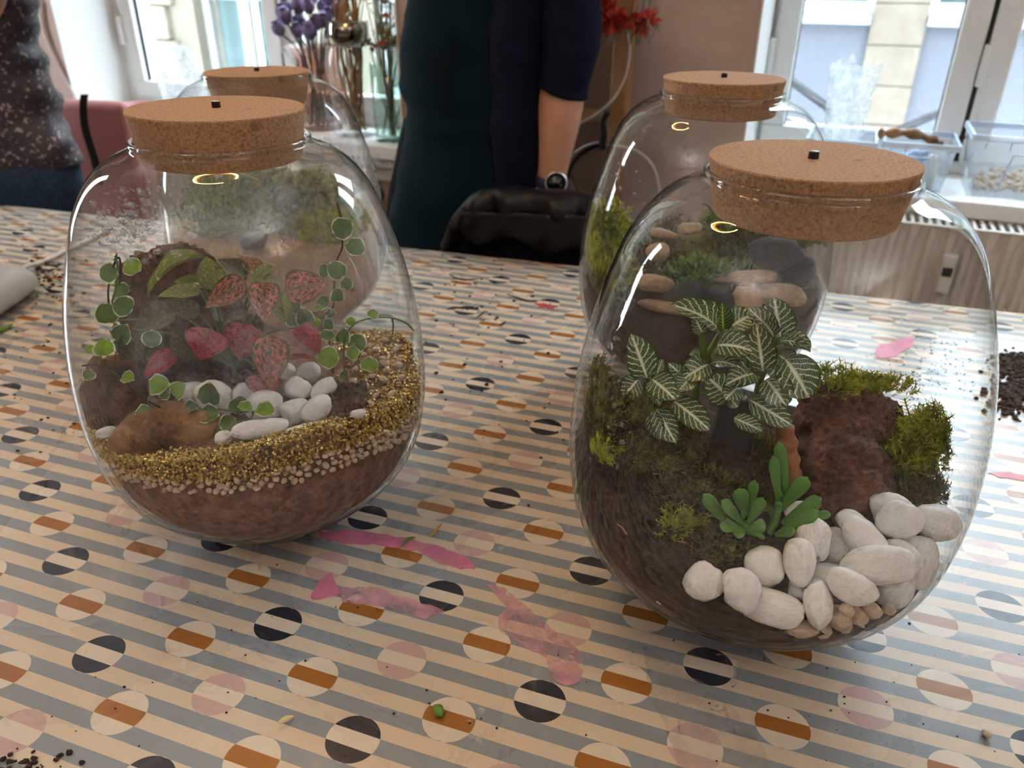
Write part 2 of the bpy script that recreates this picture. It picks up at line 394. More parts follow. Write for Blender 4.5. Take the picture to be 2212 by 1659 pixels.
for a in (L0 + 0.1, L1 - 0.1):
    for b in (D0 + 0.1, D1 - 0.1):
        mb = MB(); mb.tube([Tb(a, b, 0), Tb(a, b, TZ - 0.03)], 0.03, 10); bpart(tb, 'leg', mb, wood)

cloth = Mat('striped_oilcloth', 0.32, spec=0.5, Coat_Weight=0.15, Coat_Roughness=0.3)
ph = math.radians(-19.42)
cx, cyy, cz = cloth.xyz(cloth.coord())
wob = cloth.noise(14, 2, 0.5)
dx = cx + 0.38468; dy = cyy - 0.52149
uu = dx * math.cos(ph) + dy * math.sin(ph); vv = dy * math.cos(ph) - dx * math.sin(ph)
vv = vv + (wob - 0.5) * 0.0012
CA, CB, CR = 0.10750, 0.07142, 0.0182
base_c = srgb(222, 200, 172); grey_c = srgb(148, 152, 153); disc_c = srgb(228, 211, 188)
grey = (vv * (2 * math.pi / (CB / 3))).m('COSINE').gt(0.0)
c = cloth.mix(grey, base_c, grey_c)
def lattice(c, u, v, shift):    # printed discs: the grey stripe turns cream inside them, the beige one ochre, black or pink
    if shift: u = u + CA / 2; v = v + CB / 2
    k = (u / CA).m('ROUND'); l = (v / CB).m('ROUND')
    ru = u - k * CA; rv = v - l * CB
    inside = (ru * ru + rv * rv).m('SQRT').lt(CR)
    if shift: tint = srgb(168, 108, 48)
    else: tint = cloth.mix(((k + l) * 0.5).m('FRACT').abs().gt(0.25), srgb(46, 48, 57), srgb(206, 172, 162))
    return cloth.mix(inside, c, cloth.mix(grey, tint, disc_c))
c = lattice(c, uu, vv, False); c = lattice(c, uu, vv, True)
wear = cloth.noise(22, 6, 0.7); smear = cloth.noise(5, 5, 0.65, dist=1.2)
c = cloth.mix(smear.sm(0.56, 0.74) * 0.35, c, srgb(226, 208, 190))
c = cloth.mix(wear.sm(0.66, 0.72) * 0.5, c, srgb(232, 222, 208))
c = cloth.mix(cloth.noise(75, 3, 0.6).sm(0.73, 0.76) * 0.6, c, srgb(232, 172, 160))
cloth.set('Base Color', c)
cloth.set('Roughness', smear * 0.25 + 0.16)
cloth.bump(cloth.noise(8, 4, 0.6), 0.05, 0.01)
mb = MB()
rows = [(D0 - 0.006, TZ - 0.13), (D0 - 0.004, TZ - 0.003), (D0, TZ)] + [(D0 + (D1 + 0.004 - D0) * i / 12, TZ) for i in range(1, 13)] + [(D1 + 0.008, TZ - 0.004), (D1 + 0.011, TZ - 0.13)]
cols_ = [L0 - 0.004 + (L1 - L0 + 0.008) * i / 30 for i in range(31)]
vs = [Tb(a, b, z) for b, z in rows for a in cols_]; fs = [(j * 31 + i, j * 31 + i + 1, (j + 1) * 31 + i + 1, (j + 1) * 31 + i) for j in range(len(rows) - 1) for i in range(30)]
mb.add(vs, fs)
o = mb.obj('oilcloth', cloth, None, True); tag(o, 'glossy striped oilcloth with circles, stained with pink paint, covering the table', 'tablecloth')
so = o.modifiers.new('thick', 'SOLIDIFY'); so.thickness = 0.0018; so.offset = -1

# ------------------------------------------------------------------ pendant lamp over the far side of the table
lamp = thing('pendant_lamp', 'warm ring lamp hanging from the ceiling above the table', 'lamp', (-0.45, 0.92, CH))
glow = Mat('warm_lamp_glow', 0.5); glow.b.inputs['Emission Color'].default_value = (1.0, 0.62, 0.26, 1); glow.b.inputs['Emission Strength'].default_value = 24
brass = Mat('brass', 0.3, srgb(176, 138, 70), Metallic=1.0)
mb = MB(); R_, r_ = 0.19, 0.009
mb.tube([(R_ * math.cos(a), R_ * math.sin(a), -0.60) for a in [2 * math.pi * i / 40 * 0.86 for i in range(41)]], r_, 8); mb.obj('ring_tube', glow, lamp)
mb = MB(); mb.lathe([(0.205, -0.585), (0.21, -0.582), (0.21, -0.574), (0.10, -0.565), (0.02, -0.560)], 40); mb.obj('shade', brass, lamp)
mb = MB(); mb.tube([(0, 0, -0.565), (0, 0, 0)], 0.003, 6); mb.obj('cord', rubber, lamp)
mb = MB(); mb.lathe([(0.05, -0.03), (0.05, 0.0)], 24); mb.obj('ceiling_rose', brass, lamp)

# fill lamps added out of view, brightening the room by way of the ceiling
def fill_uplighter(x, y, power, label):
    t = thing('added_fill_lamp', label, 'lamp', (x, y, 0))
    MB().lathe([(0.14, 0), (0.14, 0.015), (0.02, 0.025)], 24).obj('base', metal_dark, t); MB().tube([(0, 0, 0.02), (0, 0, 1.78)], 0.012, 8).obj('pole', metal_dark, t)
    MB().lathe([(0.03, 1.76), (0.10, 1.80), (0.17, 1.87), (0.165, 1.87), (0.09, 1.81), (0.02, 1.775)], 24).obj('bowl', metal_dark, t)
    l = bpy.data.lights.new('added_fill_bulb', 'AREA'); l.shape = 'DISK'; l.size = 0.26; l.energy = power; l.color = (0.97, 0.98, 1.0); l.spread = math.radians(150)
    link('added_fill_bulb', l, t, (0, 0, 1.85), (math.pi, 0, 0))
fill_uplighter(1.5, -1.2, 10, 'dark floor uplighter standing by the right-hand wall')
fill_uplighter(-1.6, -1.3, 10, 'dark floor uplighter standing by the left-hand wall')

# ------------------------------------------------------------------ terrarium jars
PROF = [(.030, .0030), (.046, .0005), (.058, .004), (.074, .0165), (.0985, .037), (.1215, .060), (.1345, .086), (.1405, .118), (.1418, .150), (.1390, .190), (.1320, .230), (.1215, .266), (.1120, .2930), (.1015, .3115), (.0905, .3235), (.0795, .3305), (.0705, .3345), (.0662, .3366), (.0650, .3385), (.0655, .3405), (.0648, .3420)]
JAR = dict(FR=(.1852, .4901), FL=(-.21795, .59818), BR=(.22027, .87054), BL=(-.315, 1.0203))
LIDZ = dict(FR=.3506, FL=.3628, BR=.3560, BL=.3440)
fine = [(p.x, p.z) for p in spline([(r, 0, z) for r, z in PROF], 4)]
def Rg(z):                      # outer radius of the glass at height z above the table
    if z <= fine[4][1]: return 0.046
    for (r0, z0), (r1, z1) in zip(fine[4:], fine[5:]):
        if z0 <= z <= z1 and z1 > z0: return r0 + (r1 - r0) * (z - z0) / (z1 - z0)
    return fine[-1][0]
TH = 0.0032
def in_jar(key, p, m=0.0):      # keep point p (world) at least m inside the inner wall
    x0, y0 = JAR[key]; z = max(p.z - TZ, 0.012); d = Vector((p.x - x0, p.y - y0, 0)); lim = Rg(z) - TH - 0.0012 - m
    if d.length > lim: d = d * (max(lim, 0.002) / d.length)
    return Vector((x0 + d.x, y0 + d.y, TZ + z))
def hit(key, u, v, off=0.0045, back=False):   # where the sight line through a pixel meets the inner wall of a jar
    d = ray(u, v).normalized(); x0, y0 = JAR[key]; t = 0.15; last = None
    while t < 1.7:
        p = EYE + d * t; z = p.z - TZ
        if 0.002 < z < 0.340 and math.hypot(p.x - x0, p.y - y0) < Rg(z) - off:
            if not back: return p
            last = p
        elif last: return last
        t += 0.0008
    return last
def fogger(amount, zlo, zhi, seed, streak=0.5):
    def f(m):
        k = m.coord(); mp = m.n('Mapping'); mp.inputs['Location'].default_value = (seed, seed * 2, 0); m.t.links.new(k, mp.inputs[0])
        x, y, z = m.xyz(k); a = m.noise(9, 5, 0.7, mp.outputs[0]); b = m.voro(420, vec=mp.outputs[0]); n2 = m.noise(120, 3, 0.6, mp.outputs[0])
        band = z.sm(zlo - 0.05, zlo + 0.03) * (Nd(m.t, z.k).sm(zhi, zhi - 0.08))
        return a.sm(0.34, 0.68) * band * (n2.sm(0.35, 0.7) * 0.5 + 0.5) * amount + 0.003
    return f
FOG = dict(FR=fogger(.05, .10, .24, 3.1), FL=fogger(.28, .18, .335, 7.7), BR=fogger(.08, .10, .25, 1.3), BL=fogger(.40, .14, .32, 5.2))
cork = Mat('cork', 0.8)
v1 = cork.voro(420); n1 = cork.noise(480, 4, 0.7); n2 = cork.noise(55, 3, 0.6)
cc = cork.ramp(n1, [(0.30, srgb(127, 88, 55)), (0.46, srgb(174, 132, 92)), (0.60, srgb(192, 151, 112)), (0.8, srgb(205, 171, 135))])
cork.set('Base Color', cork.mix(n2.sm(0.62, 0.72) * 0.6, cc, srgb(120, 70, 40))); cork.bump(n1, 0.5, 0.0012)
peg_mat = Mat('black_peg', 0.35, srgb(16, 16, 17)); peg_top = Mat('peg_top', 0.15, srgb(210, 214, 216), Metallic=0.7)
DESC = dict(FL='clear glass jar terrarium with gold gravel, pink-leaved plants and a high-sitting cork lid',
            FR='clear glass jar terrarium with white-veined plants and a heap of white pebbles',
            BL='misted glass jar terrarium with sand and moss, behind the gold gravel jar',
            BR='glass jar terrarium with moss and flat stones, behind the jar with white pebbles')
LIDD = dict(FL='thick cork lid standing high out of the gold gravel jar', FR='cork lid pressed low into the jar with white pebbles',
            BL='cork lid sunk almost to the rim of the misted jar', BR='cork lid on the jar of moss and flat stones')
drop_mat = thin_glass('water_drop', (0.98, 0.99, 0.99, 1), (0.25, 0.28, 0.30, 1), f0=0.16)
for k, (x, y) in JAR.items():
    j = thing('terrarium_jar', DESC[k], 'jar', (x, y, TZ))
    prof = fine + [(.0632, .3428), (.0616, .3421), (.0608, .3400), (.0606, .3360)]
    vs = MB().lathe(prof, 128); vs.f = vs.f[:-1]        # open at the mouth
    vs.obj('glass_body', thin_glass('jar_glass_' + k, (0.990, 0.995, 0.992, 1), (0.30, 0.38, 0.36, 1), FOG[k], 0.065), j)
    lid = thing('cork_lid', LIDD[k], 'lid', (x, y, TZ + LIDZ[k]))
    rb = dict(FR=.0560, FL=.0578, BR=.0570, BL=.0555)[k]
    mb = MB(); mb.lathe([(0.001, -.036), (rb - .001, -.036), (rb, -.0352), (.0628, -.0010), (.0624, 0), (0.001, 0)], 72); sharp(mb.obj('cork', cork, lid), 30)
    pg = MB().lathe([(.0030, -.0008), (.0032, 0), (.0032, .0040), (.0029, .0043)], 20).obj('peg', peg_mat, lid); sharp(pg)
    MB().lathe([(.0026, .0040), (.0026, .0045)], 20).obj('peg_cap', peg_top, pg)
    if k in ('FL', 'BL'): lid.rotation_euler = (0, math.radians(0.6 if k == 'FL' else 0), 0)

# drops of condensation that have run together on the front wall
def drops(key, n, reg, name_parent):
    mb = MB(); x0, y0 = JAR[key]
    for _ in range(n):
        u = rnd.gauss(reg[0], reg[2]); v = rnd.gauss(reg[1], reg[3]); p = hit(key, u, v, 0.0036)
        if not p: continue
        r = min(0.0028, 0.0006 + rnd.expovariate(1 / 0.0006))
        mb.ico(p - Vector((x0, y0, TZ)), r, 1, 0.1)
    o = mb.obj('condensation_drops', drop_mat, name_parent); o['kind'] = 'stuff'
jars = [o for o in col.objects if o.name.startswith('terrarium_jar')]
jd = dict(zip(JAR, jars))
drops('FL', 420, (290, 480, 48, 40), jd['FL']); drops('FL', 140, (560, 500, 160, 60), None) if False else None
drops('BR', 120, (1330, 430, 30, 50), jd['BR']); drops('FR', 90, (1310, 900, 30, 60), jd['FR'])

# ------------------------------------------------------------------ materials of the plantings
soil_mat = Mat('dark_soil', 0.9); soil_mat.speckle([(0.28, srgb(30, 20, 14)), (0.5, srgb(66, 47, 35)), (0.66, srgb(98, 73, 56)), (0.80, srgb(148, 118, 94))], 140, 6, 0.75, 1.0, 0.004)
peat_mat = Mat('brown_substrate', 0.9); peat_mat.speckle([(0.28, srgb(76, 53, 40)), (0.5, srgb(129, 95, 77)), (0.7, srgb(170, 133, 113)), (0.85, srgb(207, 172, 152))], 110, 6, 0.75, 0.9, 0.003)
sand_mat = Mat('tan_sand', 0.85); sand_mat.speckle([(0.3, srgb(150, 116, 78)), (0.6, srgb(196, 160, 116))], 240, 5, 0.7, 0.6, 0.002)
gold = Mat('gold_gravel', 0.25, srgb(196, 162, 78), Metallic=0.55); gold.speckle([(0.3, srgb(160, 128, 60)), (0.55, srgb(214, 184, 104)), (0.75, srgb(244, 224, 160))], 300, 2)
white_st = Mat('white_pebble', 0.42, spec=0.4); white_st.speckle([(0.3, srgb(230, 224, 215)), (0.6, srgb(243, 240, 235)), (0.8, srgb(249, 248, 246))], 2.2, 5, 0.6, 0.15, 0.02)
white_st.b.inputs['Subsurface Weight'].default_value = 0.0
cream_st = Mat('cream_pebble', 0.5); cream_st.speckle([(0.3, srgb(186, 160, 130)), (0.6, srgb(214, 192, 166)), (0.8, srgb(228, 212, 190))], 2.0, 4, 0.6, 0.1, 0.02)
tan_st = Mat('tan_stone', 0.6); tan_st.speckle([(0.3, srgb(156, 125, 96)), (0.6, srgb(196, 167, 134)), (0.8, srgb(220, 199, 170))], 2.5, 5, 0.65, 0.3, 0.03)
slate = Mat('grey_slate', 0.55); slate.speckle([(0.3, srgb(48, 50, 52)), (0.6, srgb(82, 86, 88)), (0.8, srgb(112, 116, 116))], 6, 6, 0.7, 0.5, 0.02)
bark = Mat('dark_bark', 0.85); bark.speckle([(0.28, srgb(40, 26, 19)), (0.48, srgb(92, 62, 46)), (0.62, srgb(126, 86, 62)), (0.78, srgb(156, 114, 86))], 38, 7, 0.75, 1.0, 0.006)
drift = Mat('orange_driftwood', 0.6); drift.speckle([(0.3, srgb(140, 84, 48)), (0.7, srgb(198, 138, 92))], 60, 5, 0.6, 0.5, 0.003)
log_mat = Mat('tan_wood', 0.7); log_mat.speckle([(0.28, srgb(62, 40, 24)), (0.5, srgb(136, 96, 58)), (0.72, srgb(190, 150, 104))], 24, 6, 0.7, 0.8, 0.005)
stem_g = Mat('green_stem', 0.45, srgb(98, 122, 44)); stem_b = Mat('brown_stem', 0.6, srgb(72, 54, 34))
def moss_mat(name, lo, hi):
    m = Mat(name, 0.7); oi = m.n('TexCoord'); f = m.noise(90, 3, 0.6); m.set('Base Color', m.ramp(f, [(0.3, lo), (0.7, hi)])); m.b.inputs['Subsurface Weight'].default_value = 0
    return m
moss_l = moss_mat('bright_moss', srgb(102, 117, 27), srgb(200, 203, 63)); moss_d = moss_mat('dark_moss', srgb(54, 56, 17), srgb(127, 120, 41)); moss_g = moss_mat('green_moss', srgb(81, 107, 49), srgb(156, 183, 95))
def leaf_mat(name, fn, rough=0.3, trans=0.25):
    m = Mat(name, rough, spec=0.6); x, y, z = m.xyz(m.n('UVMap').outputs[0])
    c = fn(m, x, y); m.set('Base Color', c)
    tl = m.n('BsdfTranslucent'); m.t.links.new(c, tl.inputs[0]); mx = m.n('MixShader'); mx.inputs[0].default_value = trans
    m.t.links.new(m.b.outputs[0], mx.inputs[1]); m.t.links.new(tl.outputs[0], mx.inputs[2]); m.t.links.new(mx.outputs[0], m.out.inputs[0])
    return m
def nerve(m, x, y):             # dark leaf with a net of pale veins: u across 0..1, v along 0..1
    a = (x - 0.5).abs() * 2.0
    wv = m.noise(9, 2, 0.5, m.n('UVMap').outputs[0])
    mid = a.sm(0.16, 0.03)
    t = (y - a * 0.30 + (wv - 0.5) * 0.10) * 7.0
    side = (t.m('FRACT') - 0.5).abs().sm(0.36, 0.47)
    t2 = (y + a * 0.55 + (wv - 0.5) * 0.2) * 15.0
    side2 = (t2.m('FRACT') - 0.5).abs().sm(0.38, 0.48)
    fac = mid.m('MAXIMUM', side * a.sm(1.0, 0.82)).m('MAXIMUM', side2 * 0.75 * a.sm(0.97, 0.55))
    edge = a.sm(0.86, 0.97)
    return m.mix(fac * (edge * -0.8 + 1.0), m.mix(wv, srgb(32, 56, 25), srgb(84, 116, 50)), srgb(242, 244, 212))
fit_m = leaf_mat('nerve_leaf', nerve)
def nerve_g(m, x, y):
    a = (x - 0.5).abs() * 2.0; t = (y - a * 0.30) * 8.0; side = (t.m('FRACT') - 0.5).abs().sm(0.36, 0.47); mid = a.sm(0.14, 0.03)
    return m.mix(mid.m('MAXIMUM', side * a.sm(1.0, 0.8)), srgb(52, 80, 20), srgb(176, 188, 92))
fit_y = leaf_mat('young_nerve_leaf', nerve_g, trans=0.35)
def spots(bg_, sp, lo, hi, ed):
    def f(m, x, y):
        a = (x - 0.5).abs() * 2.0; uvk = m.n('UVMap').outputs[0]
        n = m.noise(11, 4, 0.7, uvk); t = ((y - a * 0.28) * 6.0).m('FRACT'); v = (t - 0.5).abs().sm(0.40, 0.49)
        return m.mix(a.sm(0.80, 0.98).m('MAXIMUM', a.sm(0.10, 0.03) * 0.8).m('MAXIMUM', v * 0.7), m.mix(n.sm(lo, hi), bg_, sp), ed)
    return f
hyp_p = leaf_mat('pink_spotted_leaf', spots(srgb(78, 71, 30), srgb(222, 121, 99), 0.42, 0.56, srgb(76, 89, 32)), 0.28)
hyp_r = leaf_mat('red_leaf', spots(srgb(76, 26, 30), srgb(190, 62, 72), 0.36, 0.56, srgb(112, 38, 40)), 0.25)
hyp_g = leaf_mat('green_spotted_leaf', spots(srgb(120, 140, 51), srgb(214, 170, 120), 0.50, 0.62, srgb(110, 136, 39)), 0.3, 0.35)
hyp_d = leaf_mat('dull_olive_leaf', spots(srgb(72, 72, 42), srgb(135, 115, 72), 0.48, 0.62, srgb(88, 90, 48)), 0.4, 0.15)
def fig(g0, g1):
    def f(m, x, y):
        a = (x - 0.5).abs() * 2.0; b = (y - 0.5).abs() * 2.0; n = m.noise(5, 3, 0.6, m.n('UVMap').outputs[0])
        e = a.m('MAXIMUM', b * 0.98) + (n - 0.5) * 0.28
        return m.mix(e.sm(0.82, 0.90), m.mix(n, g0, g1), srgb(226, 226, 196))
    return f
fig_l = leaf_mat('cream_edged_bright_leaf', fig(srgb(103, 143, 25), srgb(168, 199, 49)), 0.35, 0.5)
fig_d = leaf_mat('cream_edged_dark_leaf', fig(srgb(68, 102, 44), srgb(112, 144, 66)), 0.4, 0.25)
succ = Mat('succulent_leaf', 0.35, spec=0.5); succ.speckle([(0.3, srgb(65, 110, 41)), (0.7, srgb(118, 170, 77))], 60, 3, 0.5)

# ------------------------------------------------------------------ shapes of the plantings
def leaf_mesh(name, mat, wfun, bend=0.5, fold=0.25, wave=0.0, nx=6, ny=10, seed=0):
    r = random.Random(seed); vs, fs, uv = [], [], []
    ph_ = r.uniform(0, 6)
    y = z = 0.0; ang = -bend * 0.35; pts = []
    for j in range(ny + 1):
        pts.append((y, z, ang)); y += math.cos(ang) / ny; z -= math.sin(ang) / ny; ang += bend / ny
    for j, (y, z, a) in enumerate(pts):
        t = j / ny; w = max(wfun(t), 0.012)
        for i in range(nx + 1):
            q = i / nx * 2 - 1; x = q * w
            h = abs(q) * w * fold + wave * w * math.sin(t * 13 + ph_ + (2 if q > 0 else 0)) * abs(q)
            vs.append((x, y + math.sin(a) * h, z + math.cos(a) * h)); uv.append((i / nx, t))
    for j in range(ny):
        for i in range(nx):
            k = j * (nx + 1) + i; fs.append((k, k + 1, k + nx + 2, k + nx + 1))
    me = bpy.data.meshes.new(name); me.from_pydata(vs, [], fs); l = me.uv_layers.new(name='UVMap')
    for p in me.polygons:
        for li in p.loop_indices: l.data[li].uv = uv[me.loops[li].vertex_index]
    me.materials.append(mat.m); me.shade_smooth(); return me
oval = lambda t: 0.5 * math.sin(math.pi * min(1, t ** 0.85)) ** 0.62
ovate = lambda t: 0.5 * math.sin(math.pi * t ** 0.62) ** 0.85
roundl = lambda t: 0.5 * math.sin(math.pi * t ** 0.92) ** 0.60
FITM = [leaf_mesh('leaf', fit_m, oval, b, f, 0.10, seed=i) for i, (b, f) in enumerate(((0.25, 0.25), (0.9, 0.35), (1.4, 0.3), (0.6, 0.5)))]
FITY = leaf_mesh('leaf', fit_y, oval, 0.3, 0.4, 0.05)
HYP = {k: [leaf_mesh('leaf', m, ovate, b, f, 0.05, seed=i) for i, (b, f) in enumerate(((0.5, 0.2), (1.2, 0.3)))] for k, m in dict(P=hyp_p, R=hyp_r, G=hyp_g, D=hyp_d).items()}
FIG = {k: [leaf_mesh('leaf', m, roundl, b, f, 0.16, 6, 8, seed=i) for i, (b, f) in enumerate(((0.4, 0.15), (0.8, 0.3), (-0.4, 0.25), (0.2, 0.4)))] for k, m in dict(L=fig_l, D=fig_d).items()}
def place_leaf(parent, me, base, tip, width, facing=0.7, name='leaf', roll=0.0, thick=None):
    """leaf from base to tip (world points), its face turned towards the viewer (facing 1) or upwards (0)"""
    base, tip = Vector(base), Vector(tip); y = tip - base; ln = y.length; y.normalize()
    view = (EYE - base).normalized(); n = view * facing + Vector((0, 0, 1)) * (1 - facing) + Vector((U(-.18, .18), U(-.18, .18), U(-.1, .1)))
    x = y.cross(n); x.normalize(); z = x.cross(y)
    R = Matrix((x, y, z)).transposed().to_4x4()
    if roll: R = R @ Matrix.Rotation(roll, 4, 'Y')
    o = link(name, me, parent)
    o.matrix_basis = Matrix.Translation(base - (Vector(parent.location) if parent else Vector((0, 0, 0)))) @ R @ Matrix.Diagonal((width, ln, thick or ln, 1))
    return o
def local(parent, mb, name, mat, smooth=True, **kw):      # world-space mesh hung under a thing that stands elsewhere
    mb.v = [tuple(Vector(p) - Vector(parent.location)) for p in mb.v]; return mb.obj(name, mat, parent, smooth, **kw)

# pebbles: a few worn shapes, reused
def pebble_mesh(i, mat, sub=3):
    r = random.Random(100 + i); bm = bmesh.new(); bmesh.ops.create_icosphere(bm, subdivisions=sub, radius=1)
    off = Vector((r.uniform(0, 50), r.uniform(0, 50), r.uniform(0, 50))); pw = r.uniform(0.72, 0.95)
    for v in bm.verts:
        p = v.co.normalized(); q = Vector([math.copysign(abs(c) ** pw, c) for c in p]); q *= 1 + 0.24 * noise.noise(p * 1.1 + off) + 0.06 * noise.noise(p * 2.6 + off)
        v.co = q * 0.93
    me = bpy.data.meshes.new('pebble'); bm.to_mesh(me); bm.free(); me.materials.append(mat.m); me.shade_smooth(); return me
WP = [pebble_mesh(i, white_st) for i in range(7)]; CP = [pebble_mesh(20 + i, cream_st, 2) for i in range(6)]; TP = [pebble_mesh(40 + i, tan_st) for i in range(5)]; SP = [pebble_mesh(60 + i, slate) for i in range(3)]
def pebble(me, p, hw, hh, hd, tilt, label, group=None, name='pebble', cat='pebble'):
    """half width across the view, half height, half depth in metres; tilt in the picture plane"""
    o = link(name, me, None, p); v = (EYE - Vector(p)); v.normalize(); x = Vector((0, 0, 1)).cross(v).normalized(); z = v.cross(x)
    R = Matrix((x, z, v)).transposed().to_4x4()        # x right, y up, z towards the viewer
    o.matrix_basis = Matrix.Translation(p) @ R @ Matrix.Rotation(math.radians(tilt), 4, 'Z') @ Matrix.Diagonal((hw, hh, hd, 1))
    return tag(o, label, cat, group)

def filling(key, hfun, name, label, mat, cat='soil', rough=0.004, z0=0.009, seed=0, n=72, m=22, kind='stuff', inset=0.0008):
    """ground inside a jar: follows the glass below and carries a bumpy surface hfun(x, y) on top"""
    x0, y0 = JAR[key]; vs, fs = [], []
    def H(x, y): return hfun(x, y) + rough * noise.noise(Vector((x * 60 + seed, y * 60, seed))) + 0.5 * rough * noise.noise(Vector((x * 150, y * 150 + seed, 1)))
    rim = []
    for i in range(n):
        a = 2 * math.pi * i / n; h = 0.1
        for _ in range(8):
            r = Rg(h) - TH - inset; h = max(z0 + .003, H(r * math.cos(a), r * math.sin(a)))
        rim.append((r, h, a))
    for j in range(1, m + 1):
        for r, h, a in rim:
            q = r * j / m; x, y = q * math.cos(a), q * math.sin(a); vs.append((x, y, h if j == m else H(x, y)))
    vs.append((0, 0, H(0, 0))); c = len(vs) - 1
    for i in range(n): fs.append((c, i, (i + 1) % n))
    for j in range(m - 1):
        for i in range(n): fs.append((j * n + i, (j + 1) * n + i, (j + 1) * n + (i + 1) % n, j * n + (i + 1) % n))
    prev = (m - 1) * n; K = 14
    for k in range(1, K + 1):
        st = len(vs)
        for r, h, a in rim:
            z = h + (z0 - h) * k / K; q = Rg(z) - TH - inset; vs.append((q * math.cos(a), q * math.sin(a), z))
        for i in range(n): fs.append((prev + i, st + i, st + (i + 1) % n, prev + (i + 1) % n))
        prev = st
    fs.append(tuple(prev + i for i in range(n - 1, -1, -1)))
    mb = MB(); mb.add(vs, fs); o = mb.obj(name, mat, None, True, loc=(x0, y0, TZ)); tag(o, label, cat, None, kind); return o, H

def moss(name, label, c, rad, n, length, mat, up=0.6, jar=None, flat=0.55, curl=0.5, wid=0.0005, feather=True, group=None, mound=True):
    """cushion of moss: a mass of short curling fronds on a low mound"""
    c = Vector(c); mb = MB(); subs = [Vector((rnd.gauss(0, .42) * rad[0], rnd.gauss(0, .35) * rad[1], rnd.gauss(0, .30) * rad[2])) for _ in range(7)]
    for i in range(n):
        a = U(0, 2 * math.pi); e = math.asin(U(0.0, 1)); d = Vector((math.cos(a) * math.cos(e), math.sin(a) * math.cos(e), math.sin(e) * flat))
        p = c + Vector((d.x * rad[0], d.y * rad[1], d.z * rad[2] / flat)) * U(0.40, 0.62) + subs[i % 7]
        g = (d + Vector((U(-.6, .6), U(-.6, .6), up + U(-.3, .3)))).normalized(); L = length * U(0.5, 1.3); s = Vector((U(-1, 1), U(-1, 1), U(-1, 1))).normalized() * curl
        pts = [p, p + (g + s * 0.1) * L * 0.4, p + (g + s * 0.45) * L * 0.75, p + (g + s) * L]
        if jar:
            pts = [in_jar(jar, q) for q in pts]
        w = g.cross(Vector((U(-1, 1), U(-1, 1), U(-1, 1)))); w = w.normalized() * wid * U(0.7, 1.4)
        mb.add([pts[0] - w, pts[0] + w, pts[1] + w, pts[1] - w, pts[2] + w * .8, pts[2] - w * .8, pts[3]], ((0, 1, 2, 3), (3, 2, 4, 5), (5, 4, 6)))
        if feather:
            for q in (1, 2):
                for sgn in (-1, 1):
                    b = pts[q] + w * sgn; tp = b + (w.normalized() * sgn * 1.0 + g * 0.9).normalized() * L * 0.28; mb.add([b - g * wid, b + g * wid * 1.6, tp], ((0, 1, 2),))
    # the mound itself
    if mound: mb.ico(c - Vector((0, 0, rad[2] * 0.15)), 1.0, 2, 0.10, (rad[0] * .70, rad[1] * .62, rad[2] * .66))
    if jar: mb.v = [tuple(in_jar(jar, Vector(p))) for p in mb.v]
    o = mb.obj(name, mat, None, False); return tag(o, label, 'moss', group)
def lump(name, mat, pts_rad, label, cat, sub=4, amp=0.25, freq=3.0, jar=None, seed=0, vox=0.0022):
    """rough solid from overlapping balls, remeshed into one skin and roughened"""
    bm = bmesh.new()
    for p, r in pts_rad:
        bmesh.ops.create_icosphere(bm, subdivisions=3, radius=1, matrix=Matrix.Translation(p) @ (Matrix.Diagonal((*r, 1)) if isinstance(r, tuple) else Matrix.Diagonal((r, r, r, 1))))
    me = bpy.data.meshes.new(name); bm.to_mesh(me); bm.free(); o = link(name, me)
    md = o.modifiers.new('r', 'REMESH'); md.mode = 'VOXEL'; md.voxel_size = vox
    dg = bpy.context.evaluated_depsgraph_get(); me2 = bpy.data.meshes.new_from_object(o.evaluated_get(dg)); o.modifiers.clear(); o.data = me2; bpy.data.meshes.remove(me); me2.name = name
    for v, nrm in [(v, v.normal.copy()) for v in me2.vertices]:
        p = v.co * freq * 30; d = noise.noise(p + Vector((seed, 0, 0))) + 0.4 * (0.4 - abs(noise.noise(Vector((p.x * 1.9, p.y * 1.9, p.z * .8)) + Vector((seed, 3, 0)))) * 2) + 0.45 * noise.noise(p * 4.5) + .2 * noise.noise(p * 9)
        v.co += nrm * d * amp * 0.01
        if jar: v.co = in_jar(jar, v.co)
    me2.materials.clear(); me2.materials.append(mat.m); me2.shade_smooth()
    return tag(o, label, cat)

